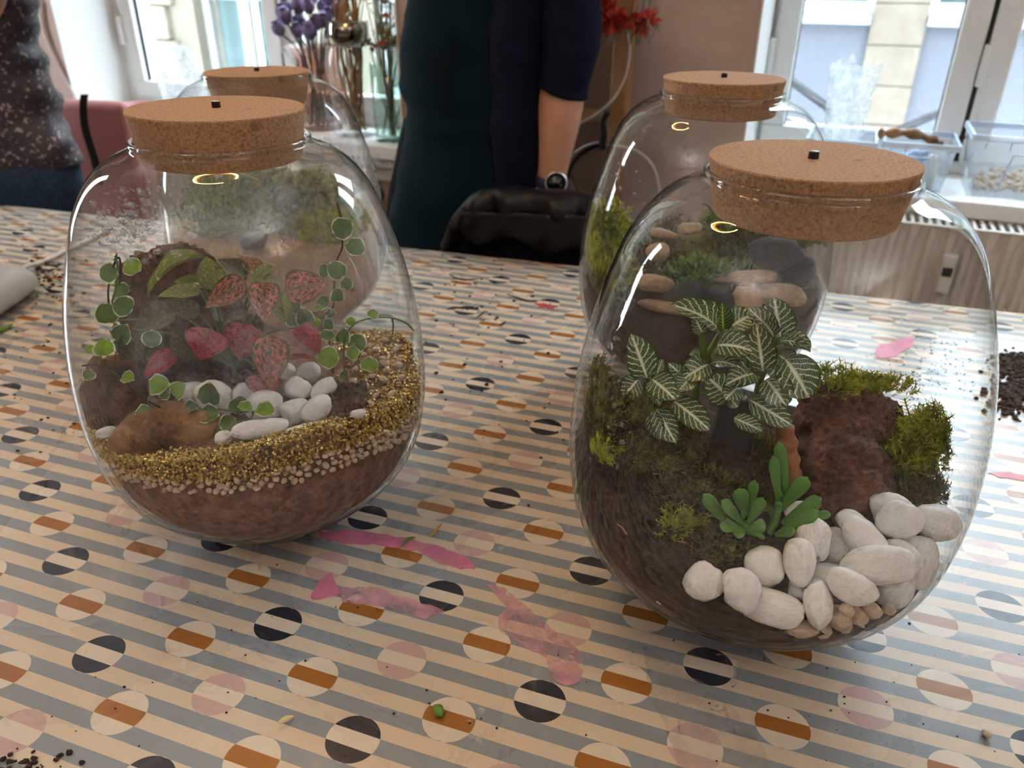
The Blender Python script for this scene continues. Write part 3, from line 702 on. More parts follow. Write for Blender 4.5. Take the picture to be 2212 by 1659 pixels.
from mathutils.bvhtree import BVHTree
def settle(objs, key, iters=90, tol=.0004, shrink=.992):
    """push stones that cut into each other apart until they only touch, and keep them inside the glass"""
    x0, y0 = JAR[key]; L = [[v.co.copy() for v in o.data.vertices] for o in objs]; F = [[tuple(p.vertices) for p in o.data.polygons] for o in objs]; n = len(objs)
    Ms = [o.matrix_basis.copy() for o in objs]
    def build(i): w = [Ms[i] @ v for v in L[i]]; c = Ms[i].translation; return w, BVHTree.FromPolygons(w, F[i]), max((v - c).length for v in w)
    S = [build(i) for i in range(n)]
    def move(i, d, k=1.0):
        view = (Ms[i].translation - EYE).normalized(); lat = d - view * d.dot(view); d = view * d.dot(view) * 1.25 + lat * .85
        Ms[i] = Matrix.Translation(d) @ Ms[i]
        if k != 1: Ms[i] = Ms[i] @ Matrix.Diagonal((k, k, k, 1))
    for it in range(iters):
        D = [Vector((0, 0, 0)) for _ in objs]; hit_ = [0] * n
        for i in range(n):
            for j in range(i + 1, n):
                if (Ms[i].translation - Ms[j].translation).length > S[i][2] + S[j][2] or not S[i][1].overlap(S[j][1]): continue
                best, dr = 0.0, None
                for a, b, sg in ((i, j, 1), (j, i, -1)):
                    for v in S[a][0]:
                        co, nr, k_, d = S[b][1].find_nearest(v)
                        if co is not None and d > best and (v - co).dot(nr) < 0: best, dr = d, nr * sg
                if dr is None or best < tol: continue
                D[i] += dr * best * .55; D[j] -= dr * best * .55; hit_[i] = hit_[j] = 1
        out = 0
        for i in range(n):
            k = shrink if hit_[i] and it > 18 else 1.0
            if hit_[i]: move(i, D[i], k)
            w = [Ms[i] @ v for v in L[i]]; worst, push = 0.0, None
            for v in w:
                r = math.hypot(v.x - x0, v.y - y0); e = r - (Rg(max(v.z - TZ, .008)) - TH + .0008)
                if e > worst: worst, push = e, Vector((x0 - v.x, y0 - v.y, 0)) / max(r, 1e-6)
            if push is not None and worst > .0002: Ms[i] = Matrix.Translation(push * worst) @ Ms[i]; out = 1
            if hit_[i] or out: S[i] = build(i)
        if not any(hit_) and not out: break
    for o, M in zip(objs, Ms): o.matrix_basis = M
def on_ground(key, H, u, v, lift=.0008):     # where the sight line through a pixel meets the ground inside a jar
    d = ray(u, v).normalized(); x0, y0 = JAR[key]; p = hit(key, u, v); t = (p - EYE).length if p else .3
    while t < 1.6:
        p = EYE + d * t; x, y = p.x - x0, p.y - y0
        if p.z - TZ < H(x, y) + lift: break
        t += .0006
    return in_jar(key, p, .001)

def root(V, p, key, H, r, mat):     # stem going down into the ground below point p
    x0, y0 = JAR[key]; z = TZ + H(p.x - x0, p.y - y0) - .004
    if z < p.z: m_ = MB(); m_.tube([p, Vector((p.x, p.y, z))], r, 6); local(V, m_, 'root_stem', mat)
def ipl(x, P):                  # piecewise linear
    if x <= P[0][0]: return P[0][1]
    for (a, b), (c, d) in zip(P, P[1:]):
        if x <= c: return b + (d - b) * (x - a) / (c - a)
    return P[-1][1]
def zx(ox, oy, k): return lambda x, y: (ox + x / k, oy + y / k)

# ================================================================== jar with the gold gravel
GT = [(-180, .128), (-117, .135), (-98, .144), (-83, .150), (-56, .157), (-37, .150), (-17, .144), (38, .145), (51, .139), (62, .130), (120, .128), (180, .128)]
GL = [(-180, .112), (-114, .119), (-94, .122), (-74, .123), (-58, .131), (-38, .128), (-6, .112), (60, .112), (180, .112)]
def hFL(x, y):
    r = math.hypot(x, y); a = math.degrees(math.atan2(y, x)); rim = ipl(a, GT) - .003; k = min(1, max(0, (r - .06) / .075)); k = k * k * (3 - 2 * k)
    return (.134 + .05 * y) * (1 - k) + rim * k
f1, H1 = filling('FL', hFL, 'soil', 'brown substrate filling the bottom of the gold gravel jar', peat_mat, inset=0.0034, seed=2)
x1, y1 = JAR['FL']
mb = MB(); cnt = 0
while cnt < 4300:               # grains against the glass
    a = U(-150, 66); lo, hi = ipl(a, GL), ipl(a, GT) + .001; z = U(lo, hi)
    if z < lo + .004 and U(0, 1) < .5: continue
    q = Rg(z) - TH - U(.0010, .0026); r = U(.0008, .00145); t = math.radians(a)
    mb.ico((q * math.cos(t), q * math.sin(t), z), r, 1, 0.28); cnt += 1
cnt = 0
while cnt < 3600:               # grains lying on top around the edge
    a = U(-152, 68); t = math.radians(a); wd = ipl(a, [(-150, .016), (-100, .020), (-60, .026), (-20, .050), (20, .062), (66, .05)]); d = abs(rnd.gauss(0, .5)) * wd; q = Rg(.145) - TH - .002 - d
    x, y = q * math.cos(t), q * math.sin(t); r = U(.0008, .0015); mb.ico((x, y, H1(x, y) + r * U(0.2, 1.2)), r, 1, 0.28); cnt += 1
o = mb.obj('gold_gravel', gold, None, False, loc=(x1, y1, TZ)); tag(o, 'sparkling gold gravel banked around the inside of the jar', 'gravel', kind='stuff')
laid = []
def roomiest(gen, size, tries=40):          # of several spots the one with most room to its neighbours
    best = None
    for _ in range(tries):
        p, extra = gen(); gap = min(((p - q).length - size - r for q, r in laid), default=1)
        if best is None or gap > best[0]: best = (gap, p, extra)
    laid.append((best[1], size)); return best[1]
for n_ in range(150):           # cream gravel showing under the gold band
    s_ = U(.0019, .0033)
    def spot():
        a = U(-128, -2) if n_ % 2 else U(-72, 2); lo = ipl(a, GL); z = lo - U(-.004, .007 if a < -65 else .013); t = math.radians(a); q = Rg(z) - TH - s_ * .75
        return Vector((x1 + q * math.cos(t), y1 + q * math.sin(t), TZ + z)), 0
    p = roomiest(spot, s_); pebble(rnd.choice(CP), p, s_ * U(.9, 1.15), s_ * U(.75, 1), s_ * .7, U(-60, 60), 'small cream pebble in the layer below the gold gravel', 'cream gravel below the gold band')
for _ in range(34):             # loose cream gravel on the gold slope
    s_ = U(.0024, .0044)
    def spot():
        t = math.radians(U(-30, 52)); q = U(.075, .125); x, y = q * math.cos(t), q * math.sin(t); return Vector((x1 + x, y1 + y, TZ + H1(x, y) + s_ * .6)), 0
    p = roomiest(spot, s_ * 1.15); pebble(rnd.choice(CP), p, s_ * U(1, 1.3), s_ * .8, s_, U(-40, 40), 'small cream pebble lying loose on the gold gravel slope', 'loose gravel on the gold slope')
# white and beige stones
heap = []
Z2 = zx(100, 760, 2.572)
for i, (X, Y, hw, hh, tl, zz_, lab) in enumerate([
    (1395, 200, 68, 66, -35, .152, 'chunky white pebble leaning under the red leaf'), (1540, 205, 74, 46, 32, .152, 'white pebble tilted up to the right beside the dark soil'),
    (1455, 115, 62, 50, 10, .148, 'pale pebble half hidden behind the two upright white pebbles'), (1335, 110, 46, 46, 0, .148, 'small pale pebble behind the drooping pink leaf'),
    (1375, 330, 78, 66, 10, .149, 'rounded beige pebble in the middle of the white pebble group'), (1495, 318, 86, 58, 28, .151, 'large smooth beige pebble lying askew on its neighbour'),
    (1425, 420, 108, 34, 4, .149, 'flat beige pebble lying along the gold band'), (1185, 440, 138, 56, -2, .150, 'longest white pebble lying just behind the gold band'),
    (1225, 305, 92, 84, 0, .149, 'big round beige pebble below the red leaf'), (1088, 245, 50, 62, 0, .149, 'upright beige pebble next to the round green leaf'),
    (940, 262, 90, 92, 0, .147, 'large round beige pebble behind the dark round leaf'), (815, 222, 56, 50, 0, .146, 'grey-white pebble in the shade of the leaves'),
    (330, 448, 46, 26, 5, .144, 'tan pebble at the foot of the grey bark'), (1735, 345, 40, 26, 0, .152, 'little cream pebble on the dark soil crumbs'), (1000, 470, 60, 40, 0, .142, 'beige pebble partly under the longest white pebble')]):
    u, v = Z2(X, Y); p = at_z(u, v, TZ + zz_); k = .000400 / 2.572 * (p - EYE).length / .62 * 1.03
    p = in_jar('FL', p, hh * k)
    heap.append(pebble(WP[i % 7], p, hw * k, hh * k, min(hw, hh) * k * .9, tl, lab, 'large pebbles in the gold gravel jar'))
settle(heap, 'FL')
# wood
def wpx(Zf, X, Y, y): return at_y(*Zf(X, Y), y)
lump('driftwood', log_mat, [(wpx(Z2, 470, 500, .500), .016), (wpx(Z2, 540, 470, .502), .019), (wpx(Z2, 620, 440, .506), .018), (wpx(Z2, 710, 420, .512), .016), (wpx(Z2, 800, 430, .514), .017), (wpx(Z2, 890, 430, .514), .015), (wpx(Z2, 940, 455, .512), .010), (wpx(Z2, 720, 370, .52), .014)], 'knobbly tan driftwood lying behind the gold band, left of the white pebbles', 'driftwood', amp=.30, jar='FL', seed=4)
lump('bark_piece', bark, [(wpx(Z2, 300, 330, .535), (.014, .012, .03)), (wpx(Z2, 330, 220, .54), (.013, .012, .03)), (wpx(Z2, 420, 200, .55), (.02, .014, .03)), (wpx(Z2, 420, 320, .54), (.018, .014, .024))], 'grey-brown bark standing against the glass, left of the driftwood', 'bark', amp=.3, jar='FL', seed=9)
Z1 = zx(100, 380, 2.572)
lump('bark_slab', bark, [(wpx(Z1, 560, 640, .635), (.026, .016, .03)), (wpx(Z1, 640, 580, .640), (.03, .016, .028)), (wpx(Z1, 760, 560, .640), (.034, .016, .03)), (wpx(Z1, 540, 760, .63), (.022, .016, .04)), (wpx(Z1, 640, 780, .63), (.034, .016, .04)), (wpx(Z1, 800, 760, .63), (.034, .016, .04)), (wpx(Z1, 900, 800, .63), (.03, .016, .04)), (wpx(Z1, 700, 960, .62), (.05, .02, .03)), (wpx(Z1, 1000, 900, .62), (.04, .02, .03))], 'dark curved bark slab standing behind the pink-leaved plant', 'bark', amp=.5, jar='FL', seed=14)
mb = MB()
for _ in range(160):
    X, Y = U(1560, 1760), U(180, 400); u, v = Z2(X, Y); p = at_z(u, v, TZ + .146); q = in_jar('FL', p, .01); mb.ico(q + Vector((0, 0, U(-.002, .002))), U(.0012, .0045), 1, .35)
for _ in range(160):
    X, Y = U(560, 1300), U(20, 260); u, v = Z2(X, Y); p = at_z(u, v, TZ + .140); q = in_jar('FL', p, .01); mb.ico(q + Vector((0, 0, U(-.002, .002))), U(.0012, .0045), 1, .35)
tag(mb.obj('soil_crumbs', bark, None, False), 'wet dark soil crumbs between the stones and the gold gravel', 'soil', kind='stuff')

# pink-leaved plant
pl = thing('polka_dot_plant', 'bushy plant with red, pink and green speckled leaves in the gold gravel jar', 'plant', wpx(Z1, 1040, 1080, .60))
crown = wpx(Z1, 1040, 1060, .600)
root(pl, crown, 'FL', H1, .0022, stem_g)
def lf(P, kind, bx, by, tx, ty, w, yb, yt, fac=.75, v=0, stem=True):
    b = in_jar('FL', wpx(Z1, bx, by, yb), .002); t = in_jar('FL', wpx(Z1, tx, ty, yt), .002); k = (b - EYE).length * .000600 / 2.572 * 1.0
    place_leaf(P, HYP[kind][v], b, t, w * k * 1.12, fac)
    if stem:
        m_ = MB(); mid = (crown + b) / 2 + Vector((0, -.004, .012)); m_.tube(spline([crown, mid, b], 5), .0009, 6); local(P, m_, 'stem', stem_g)
for a in [('G', 880, 450, 520, 655, 85, .62, .585, .35, 1), ('G', 930, 640, 890, 440, 130, .59, .61, .8, 0), ('D', 1110, 560, 950, 455, 120, .60, .61, .25, 0), ('P', 1190, 560, 1080, 440, 110, .61, .62, .15, 0), ('G', 870, 600, 710, 585, 70, .60, .58, .6, 0),
          ('G', 860, 640, 615, 665, 80, .585, .57, .5, 0), ('P', 1105, 585, 880, 730, 130, .585, .565, .8, 0), ('P', 1215, 590, 1212, 815, 150, .58, .555, .85, 0), ('P', 1325, 640, 1570, 590, 170, .60, .61, .8, 0),
          ('R', 915, 850, 852, 1025, 195, .555, .54, .8, 0), ('R', 1140, 825, 1060, 1020, 215, .57, .56, .8, 0), ('P', 1240, 885, 1240, 1190, 175, .56, .535, .9, 0), ('R', 1205, 1100, 1205, 1235, 165, .545, .535, .9, 0),
          ('R', 1395, 840, 1530, 990, 110, .57, .56, .5, 1), ('R', 1340, 1025, 1490, 1010, 60, .56, .56, .1, 0), ('R', 725, 985, 535, 1120, 110, .56, .545, .7, 0), ('D', 720, 760, 465, 880, 150, .575, .56, .5, 1), ('D', 850, 770, 640, 690, 100, .585, .58, .5, 0),
          ('D', 480, 850, 455, 1090, 110, .555, .55, .7, 0), ('D', 770, 860, 765, 1050, 130, .565, .56, .8, 0), ('D', 1110, 720, 975, 835, 90, .58, .57, .7, 0), ('G', 1250, 500, 1130, 600, 70, .60, .59, .4, 0), ('G', 1300, 650, 1325, 820, 100, .60, .59, .8, 0),
          ('D', 1000, 800, 900, 700, 90, .60, .60, .6, 0), ('G', 1180, 560, 1290, 610, 70, .595, .59, .3, 0), ('D', 620, 1000, 560, 900, 90, .58, .58, .8, 0), ('R', 1000, 700, 1120, 790, 90, .60, .59, .7, 0)]:
    lf(pl, *a)
# creeping fig vines with cream-edged leaves
def vine(label, paths, leaves, y, group='creeping fig vines'):
    pts0 = [wpx(Z1, X, Y, yy) for X, Y, yy in paths[0]]
    V = thing('creeping_fig', label, 'plant', in_jar('FL', pts0[0]), group=group)
    root(V, in_jar('FL', pts0[0]), 'FL', H1, .0009, stem_b)
    for P in paths:
        m_ = MB(); m_.tube([in_jar('FL', p, .0008) for p in spline([wpx(Z1, X, Y, yy) for X, Y, yy in P], 5)], .0008, 6); local(V, m_, 'stem', stem_g if len(P) % 2 else stem_b)
    for X, Y, w, ang, yy, kd, fac in leaves:
        k = .000600 / 2.572; c = wpx(Z1, X, Y, yy); L = w * 1.15
        a = math.radians(ang); b = in_jar('FL', wpx(Z1, X - math.cos(a) * L / 2, Y + math.sin(a) * L / 2, yy), .001); t = in_jar('FL', wpx(Z1, X + math.cos(a) * L / 2, Y - math.sin(a) * L / 2, yy - .004), .001)
        place_leaf(V, FIG[kd][rnd.randrange(4)], b, t, w * 1.08 * k * (b - EYE).length * 1.03, fac)
    return V
vine('creeping fig runner arching over the driftwood, with bright cream-edged leaves', [[(640, 1290, .52), (565, 1250, .515), (480, 1180, .51), (400, 1110, .508), (290, 1050, .508), (200, 1055, .51)], [(290, 1050, .508), (300, 1010, .508), (310, 975, .508)], [(565, 1250, .515), (575, 1210, .512), (590, 1180, .51)]],
     [(320, 950, 92, 80, .508, 'L', .95), (240, 962, 50, 150, .515, 'L', .9), (235, 1105, 58, 250, .508, 'D', .95), (455, 1122, 62, -20, .51, 'L', .5), (630, 1165, 100, 10, .505, 'L', .75), (742, 1185, 84, 45, .505, 'L', .7), (655, 1215, 60, 200, .51, 'D', .7), (540, 1320, 90, 200, .508, 'D', .5)], .51)
vine('creeping fig trailing over the white pebbles, with dull green cream-edged leaves', [[(700, 1290, .53), (850, 1290, .525), (1000, 1300, .515), (1150, 1310, .505), (1200, 1290, .505)], [(1150, 1310, .505), (1130, 1350, .503), (1050, 1370, .502)]],
     [(910, 1208, 112, 90, .525, 'D', .95), (905, 1330, 100, 0, .515, 'D', .8), (1070, 1270, 92, 60, .515, 'D', .9), (1010, 1375, 90, 215, .503, 'D', .85), (1215, 1305, 92, -15, .503, 'L', .5), (1105, 1290, 78, 170, .503, 'L', .35), (800, 1290, 70, 0, .52, 'D', .6)], .51)
vine('creeping fig climbing the glass beside the dark bark slab', [[(420, 900, .55), (370, 800, .548), (345, 690, .545), (350, 590, .545), (385, 470, .547), (408, 462, .547), (412, 540, .547), (405, 605, .547)], [(365, 700, .545), (390, 600, .546), (395, 470, .547)], [(345, 810, .548), (440, 800, .55), (520, 800, .56)]],
     [(345, 540, 98, 175, .545, 'D', .9), (480, 508, 92, -25, .547, 'L', .7), (335, 762, 104, 100, .543, 'D', .95), (425, 722, 104, 150, .547, 'D', .9), (420, 640, 84, 0, .555, 'D', .8), (425, 870, 92, 60, .55, 'D', .85), (585, 905, 88, 270, .55, 'D', .8), (395, 945, 66, 120, .548, 'D', .6), (395, 450, 34, 90, .547, 'D', .5), (385, 600, 40, 40, .552, 'L', .2), (380, 845, 40, 40, .548, 'L', .3)], .55)
vine('creeping fig rising tall and thin in front of the hazy back wall', [[(1560, 800, .62), (1600, 700, .622), (1600, 600, .622), (1610, 480, .622), (1640, 410, .622), (1645, 340, .622), (1637, 230, .622), (1615, 150, .622)], [(1440, 860, .61), (1460, 780, .612), (1540, 720, .62)], [(1500, 800, .61), (1560, 780, .615), (1600, 740, .62)]],
     [(1650, 290, 112, 20, .622, 'D', .85), (1716, 400, 100, -35, .622, 'D', .85), (1545, 525, 70, 110, .622, 'D', .85), (1612, 522, 98, 130, .618, 'D', .9), (1668, 595, 66, 70, .620, 'D', .85), (1614, 660, 70, 80, .620, 'D', .9), (1540, 705, 74, 30, .618, 'D', .85), (1375, 722, 78, 90, .605, 'D', .9), (1435, 782, 92, 100, .605, 'D', .9), (1492, 815, 50, 120, .605, 'L', .8), (1580, 770, 56, 20, .61, 'D', .6), (1570, 820, 56, 90, .608, 'D', .8), (1365, 800, 66, 100, .606, 'D', .8), (1510, 740, 44, 0, .612, 'L', .5)], .62)
vine('creeping fig looping over the gold slope, with a bright leaf beside the pebbles', [[(1650, 1150, .575), (1655, 1060, .572), (1652, 980, .57), (1662, 890, .57), (1710, 825, .575), (1790, 793, .585), (1900, 786, .60), (1990, 812, .615), (2045, 862, .622)], [(1920, 790, .603), (1928, 830, .606), (1922, 880, .608)], [(1655, 1060, .572), (1700, 1060, .575), (1735, 1020, .58), (1735, 980, .58)]],
     [(1815, 770, 60, -35, .585, 'L', .3), (1562, 1010, 118, 175, .565, 'L', .9), (1795, 1052, 92, -25, .572, 'L', .6), (1648, 885, 74, 70, .575, 'D', .8), (1725, 930, 100, -60, .578, 'D', .8), (1700, 985, 70, -70, .57, 'L', .6), (1690, 812, 50, -50, .578, 'L', .5), (1560, 890, 80, -20, .585, 'D', .5), (1650, 1110, 40, 60, .57, 'D', .6)], .57)

# ================================================================== jar with the white pebbles
x2, y2 = JAR['FR']
def hFR(x, y):
    a = math.degrees(math.atan2(y, x)); r = math.hypot(x, y); k = max(0, min(1, (a + 134) / 12)) * max(0, min(1, (8 - a) / 12)) * max(0, min(1, (r - .055) / .04))
    g = lambda a_, b_, w_: math.exp(-((x - a_) ** 2 + (y - b_) ** 2) / (2 * w_ * w_))
    return max(.062, .107 - .16 * x + .11 * y) - .014 * k + .042 * g(-.045, .0, .045) + .024 * g(.06, -.03, .04)
f2, H2 = filling('FR', hFR, 'soil', 'dark brown fibrous soil filling the jar with white pebbles', soil_mat, rough=.007, seed=5)
Z4 = zx(1200, 850, 2.186)
k0 = .000345 / 2.186
heap = []
for i, (X, Y, hw, hh, tl, lab) in enumerate([
    (690, 985, 84, 88, -20, 'roundish white pebble against the soil at the end of the front row'), (845, 978, 82, 80, 0, 'soft-looking white pebble between the roundish end pebble and the biggest one'), (1048, 1028, 172, 86, -3, 'biggest and longest white pebble of the front row'),
    (1015, 848, 92, 92, 10, 'blunt cone-shaped white pebble above the biggest one'), (1130, 792, 70, 104, 14, 'upright cream-tinted pebble beside the succulent stem'), (1228, 705, 76, 100, 10, 'upright grey-white pebble below the succulent leaf tip'),
    (1320, 700, 78, 84, 40, 'white pebble wedged behind the upright grey-white one'), (1432, 630, 96, 58, -22, 'oval white pebble touching the foot of the bark'), (1485, 742, 134, 70, -28, 'long white pebble slanting down in the middle of the heap'),
    (1332, 852, 136, 74, 6, 'wide flat white pebble in the centre of the heap'), (1242, 1002, 62, 102, 18, 'narrow white pebble standing between two larger front ones'), (1378, 962, 110, 68, -10, 'smooth oval white pebble above the small tan gravel'),
    (1602, 900, 150, 86, 24, 'large angular white pebble rising towards the glass'), (1700, 920, 80, 84, 0, 'white pebble pressed against the glass behind the angular one'), (1618, 648, 90, 92, 0, 'heart-shaped cream pebble in front of the dark bark edge'),
    (1605, 605, 92, 74, 10, 'grey-white pebble peeping out behind the heart-shaped one'), (1762, 772, 104, 122, 10, 'tall greyish pebble leaning on the glass'), (1797, 640, 94, 76, 0, 'wide greyish pebble at the back against the glass, below the moss'),
    (1145, 552, 64, 44, 20, 'white pebble mostly hidden behind the succulent leaves'), (1620, 770, 86, 60, -20, 'white pebble buried in the middle under its neighbours'), (1150, 930, 50, 40, 0, 'small white pebble peeping between the front row pebbles')]):
    u, v = Z4(X, Y); zz_ = .100 + (1319 - v) * .00016; p = at_z(u, v, TZ + zz_); p = p + (p - EYE).normalized() * (.0062 * (0, 1, 0, 2, 1, 2, 3, 3, 1, 1.6, 1, 0, 0, 1.4, 2, 3.4, 1.4, 2.4, 3, 3, 3)[i] - .004); k = k0 * (p - EYE).length / .50
    hd = min(hw, hh) * k * .80; p = in_jar('FR', p, hd * 1.0 + .0012)
    heap.append(pebble(WP[(i * 3) % 7], p, hw * k * (.96 if i < 2 else .88), hh * k * (1.02 if i < 2 else .88), hd * .88, tl, lab, 'white pebbles heaped in the jar'))
for i, (X, Y, hw, hh) in enumerate([(1355, 1062, 58, 50), (1175, 1130, 72, 40), (1275, 1132, 52, 44), (1365, 1112, 52, 38), (1455, 1078, 52, 40), (1512, 1047, 42, 30), (1450, 1122, 34, 24), (1552, 1082, 32, 26), (500, 992, 36, 20), (582, 1012, 32, 20), (1610, 1020, 30, 24), (1420, 1040, 30, 26), (1240, 1170, 36, 20)]):
    u, v = Z4(X, Y); p = hit('FR', u, v) or at_z(u, v, TZ + .09); p = in_jar('FR', p, .004); k = k0 * (p - EYE).length / .50
    heap.append(pebble(CP[i % 6], p, hw * k * .92, hh * k * .92, .004, U(-25, 25), 'small tan pebble against the glass below the white pebbles', 'small tan gravel under the white pebbles'))
settle(heap, 'FR')
ZA = zx(1300, 620, 4.424); ZB = zx(1240, 860, 4.366); ZC = zx(1640, 780, 4.366)
lump('bark_chunk', bark, [(wpx(ZC, 700, 1420, .455), (.020, .022, .026)), (wpx(ZC, 800, 1250, .462), (.028, .024, .030)), (wpx(ZC, 760, 1050, .475), (.029, .024, .030)), (wpx(ZC, 900, 1050, .485), (.024, .024, .028)), (wpx(ZC, 640, 620, .520), (.026, .024, .028)), (wpx(ZC, 800, 520, .530), (.030, .024, .026)), (wpx(ZC, 980, 560, .530), (.024, .022, .026)), (wpx(ZC, 760, 820, .505), (.032, .026, .030)), (wpx(ZC, 1040, 720, .515), (.020, .022, .028)), (wpx(ZC, 1000, 1250, .475), (.016, .02, .03)), (wpx(ZC, 560, 480, .53), (.016, .02, .02)), (wpx(ZC, 1150, 470, .535), (.016, .016, .012)), (wpx(ZC, 680, 1560, .45), (.014, .016, .014)), (wpx(ZC, 900, 1400, .46), (.02, .018, .02))],
     'rusty brown chunk of bark leaning up behind the white pebbles', 'bark', amp=.55, freq=2.4, jar='FR', seed=21, vox=.0018)
# slate, driftwood
fr = [wpx(ZB, X, Y, .478) for X, Y in ((1390, 0), (1640, 40), (1710, 250), (1690, 520), (1640, 740), (1490, 720), (1380, 560), (1290, 420), (1350, 200))]
bk = [p + Vector((.002, .011, .001)) for p in fr]; nn = len(fr); mb = MB()
mb.add(fr + bk, [tuple(range(nn)), tuple(range(2 * nn - 1, nn - 1, -1))] + [((i + 1) % nn, i, nn + i, nn + (i + 1) % nn) for i in range(nn)])
tag(mb.obj('slate_piece', slate, None, False, bevel=.0018), 'upright dark grey slate piece behind the succulent, under the veined leaves', 'stone')
mb = MB(); P = spline([wpx(ZB, 1985, 255, .468), wpx(ZB, 2000, 420, .466), wpx(ZB, 2030, 620, .462), wpx(ZB, 2085, 800, .458), wpx(ZB, 2060, 950, .455)], 6)
mb.tube(P, [.0035 + .0042 * math.sin(math.pi * min(1, (i + 4) / len(P))) * (1 + .25 * math.sin(i * 1.3)) for i in range(len(P))], 10)
tag(mb.obj('driftwood_stick', drift, None), 'smooth orange driftwood stick standing behind the succulent', 'driftwood')
# veined plants
def fplant(label, base, yb, leaves, stems):
    b0 = wpx(ZA, base[0], base[1], yb); V = thing('nerve_plant', label, 'plant', b0, group='white-veined nerve plants'); root(V, b0, 'FR', H2, .003, stem_g)
    for P in stems:
        m_ = MB(); pts = spline([wpx(ZA, X, Y, yy) for X, Y, yy in P], 5); m_.tube(pts, [.0030 - .0014 * i / len(pts) for i in range(len(pts))], 8); local(V, m_, 'stem', stem_g)
    for (bx, by, tx, ty, w, y0_, y1_, fac, var) in leaves:
        b, t = in_jar('FR', wpx(ZA, bx, by, y0_), .003), in_jar('FR', wpx(ZA, tx, ty, y1_), .003); k = (b - EYE).length * .000600 / 4.424
        place_leaf(V, FITY if var == 9 else FITM[var], b, t, w * 2.0 * k, fac)
fplant('nerve plant with one large upright veined leaf, next to the glass', (450, 1250), .462, [
    (430, 870, 285, 450, 150, .465, .462, .97, 0), (350, 880, 170, 1080, 115, .462, .45, .7, 1), (480, 880, 700, 1070, 140, .46, .44, .75, 1), (520, 850, 580, 690, 60, .468, .47, .8, 3), (470, 1190, 560, 1460, 85, .455, .44, .8, 0), (520, 1160, 705, 1490, 125, .455, .435, .85, 0), (690, 1090, 1040, 1370, 130, .46, .44, .75, 1),
    (790, 860, 640, 730, 80, .475, .47, .8, 3), (480, 1000, 560, 1130, 70, .46, .45, .7, 1), (860, 870, 740, 980, 110, .47, .46, .7, 1), (640, 1040, 790, 1060, 80, .47, .46, .5, 1)], [[(450, 1250, .462), (460, 1100, .464), (470, 960, .466), (440, 860, .466)]])
fplant('tallest nerve plant of the clump, its leaves reaching over the slate', (890, 1080), .485, [
    (1100, 390, 680, 150, 130, .485, .475, .55, 1), (965, 440, 880, 270, 70, .482, .48, .9, 3), (1160, 410, 1150, 150, 95, .49, .492, .95, 9), (1215, 395, 1460, 250, 140, .49, .49, .7, 1), (1150, 420, 1360, 430, 60, .488, .48, .15, 0), (1100, 560, 1460, 600, 135, .48, .465, .6, 2), (1040, 730, 1290, 740, 120, .48, .465, .5, 1),
    (1020, 740, 770, 880, 125, .48, .465, .65, 1), (960, 690, 840, 640, 70, .485, .48, .7, 3), (1130, 500, 1330, 470, 80, .486, .48, .5, 1), (1060, 700, 1180, 600, 80, .484, .48, .6, 3), (1000, 800, 960, 900, 90, .478, .47, .7, 1)],
    [[(890, 1080, .485), (920, 900, .485), (985, 690, .484), (1060, 560, .485), (1140, 420, .487)], [(980, 690, .484), (965, 560, .483), (960, 430, .482)]])
fplant('nerve plant spreading beside the bark, with the broadest veined leaves', (1480, 1080), .49, [
    (1540, 810, 1480, 350, 140, .48, .478, .97, 0), (1650, 440, 1400, 200, 105, .49, .488, .8, 0), (1705, 480, 1650, 100, 165, .492, .492, .9, 0), (1700, 520, 2010, 560, 100, .49, .475, .5, 1), (1690, 600, 2000, 600, 90, .488, .47, .35, 1), (1750, 680, 1990, 1070, 190, .48, .46, .85, 1), (1570, 880, 1770, 1150, 150, .475, .458, .85, 1),
    (1450, 830, 1190, 920, 125, .478, .462, .75, 1), (1400, 1070, 1825, 1325, 125, .47, .455, .75, 0), (1260, 1250, 1540, 1380, 85, .465, .455, .7, 0), (1230, 1060, 1000, 850, 160, .475, .47, .9, 0), (1220, 1060, 1300, 1150, 70, .47, .465, .8, 0), (1640, 470, 1540, 320, 70, .485, .48, .8, 3), (1600, 850, 1720, 740, 90, .485, .48, .6, 3), (1840, 800, 2040, 720, 80, .49, .485, .4, 1), (1380, 700, 1330, 850, 80, .48, .475, .7, 1), (1690, 650, 1830, 760, 110, .484, .475, .7, 1), (1300, 960, 1180, 1070, 110, .47, .46, .8, 1)],
    [[(1480, 1080, .49), (1510, 900, .487), (1600, 680, .487), (1690, 480, .49)], [(1510, 900, .487), (1480, 780, .483), (1400, 700, .48)]])
# succulent
def paddle(name):
    mb = MB(); n, m = 10, 12; vs, fs = [], []
    for j in range(m + 1):
        t = j / m; w = .5 * (.32 + .68 * math.sin(min(1, t * 1.05) * math.pi * .5) ** 1.2) * (1 if t < .75 else math.sqrt(max(0.0008, 1 - ((t - .75) / .25) ** 2)))
        bend = -.10 * t * t
        for i in range(n):
            a = 2 * math.pi * i / n; vs.append((w * math.cos(a), t, bend + .34 * w * math.sin(a) + .05 * w * math.cos(a) ** 2))
    for j in range(m):
        for i in range(n): fs.append((j * n + i, (j + 1) * n + i, (j + 1) * n + (i + 1) % n, j * n + (i + 1) % n))
    fs += [tuple(range(n)), tuple(m * n + i for i in range(n - 1, -1, -1))]
    mb.add(vs, fs); return mb.mesh(name, succ)
PAD = paddle('leaf')
sc_ = thing('jade_succulent', 'green succulent with finger-like fleshy leaves in front of the bark', 'plant', wpx(ZB, 1800, 1320, .425))
root(sc_, wpx(ZB, 1800, 1325, .425), 'FR', H2, .0033, succ)
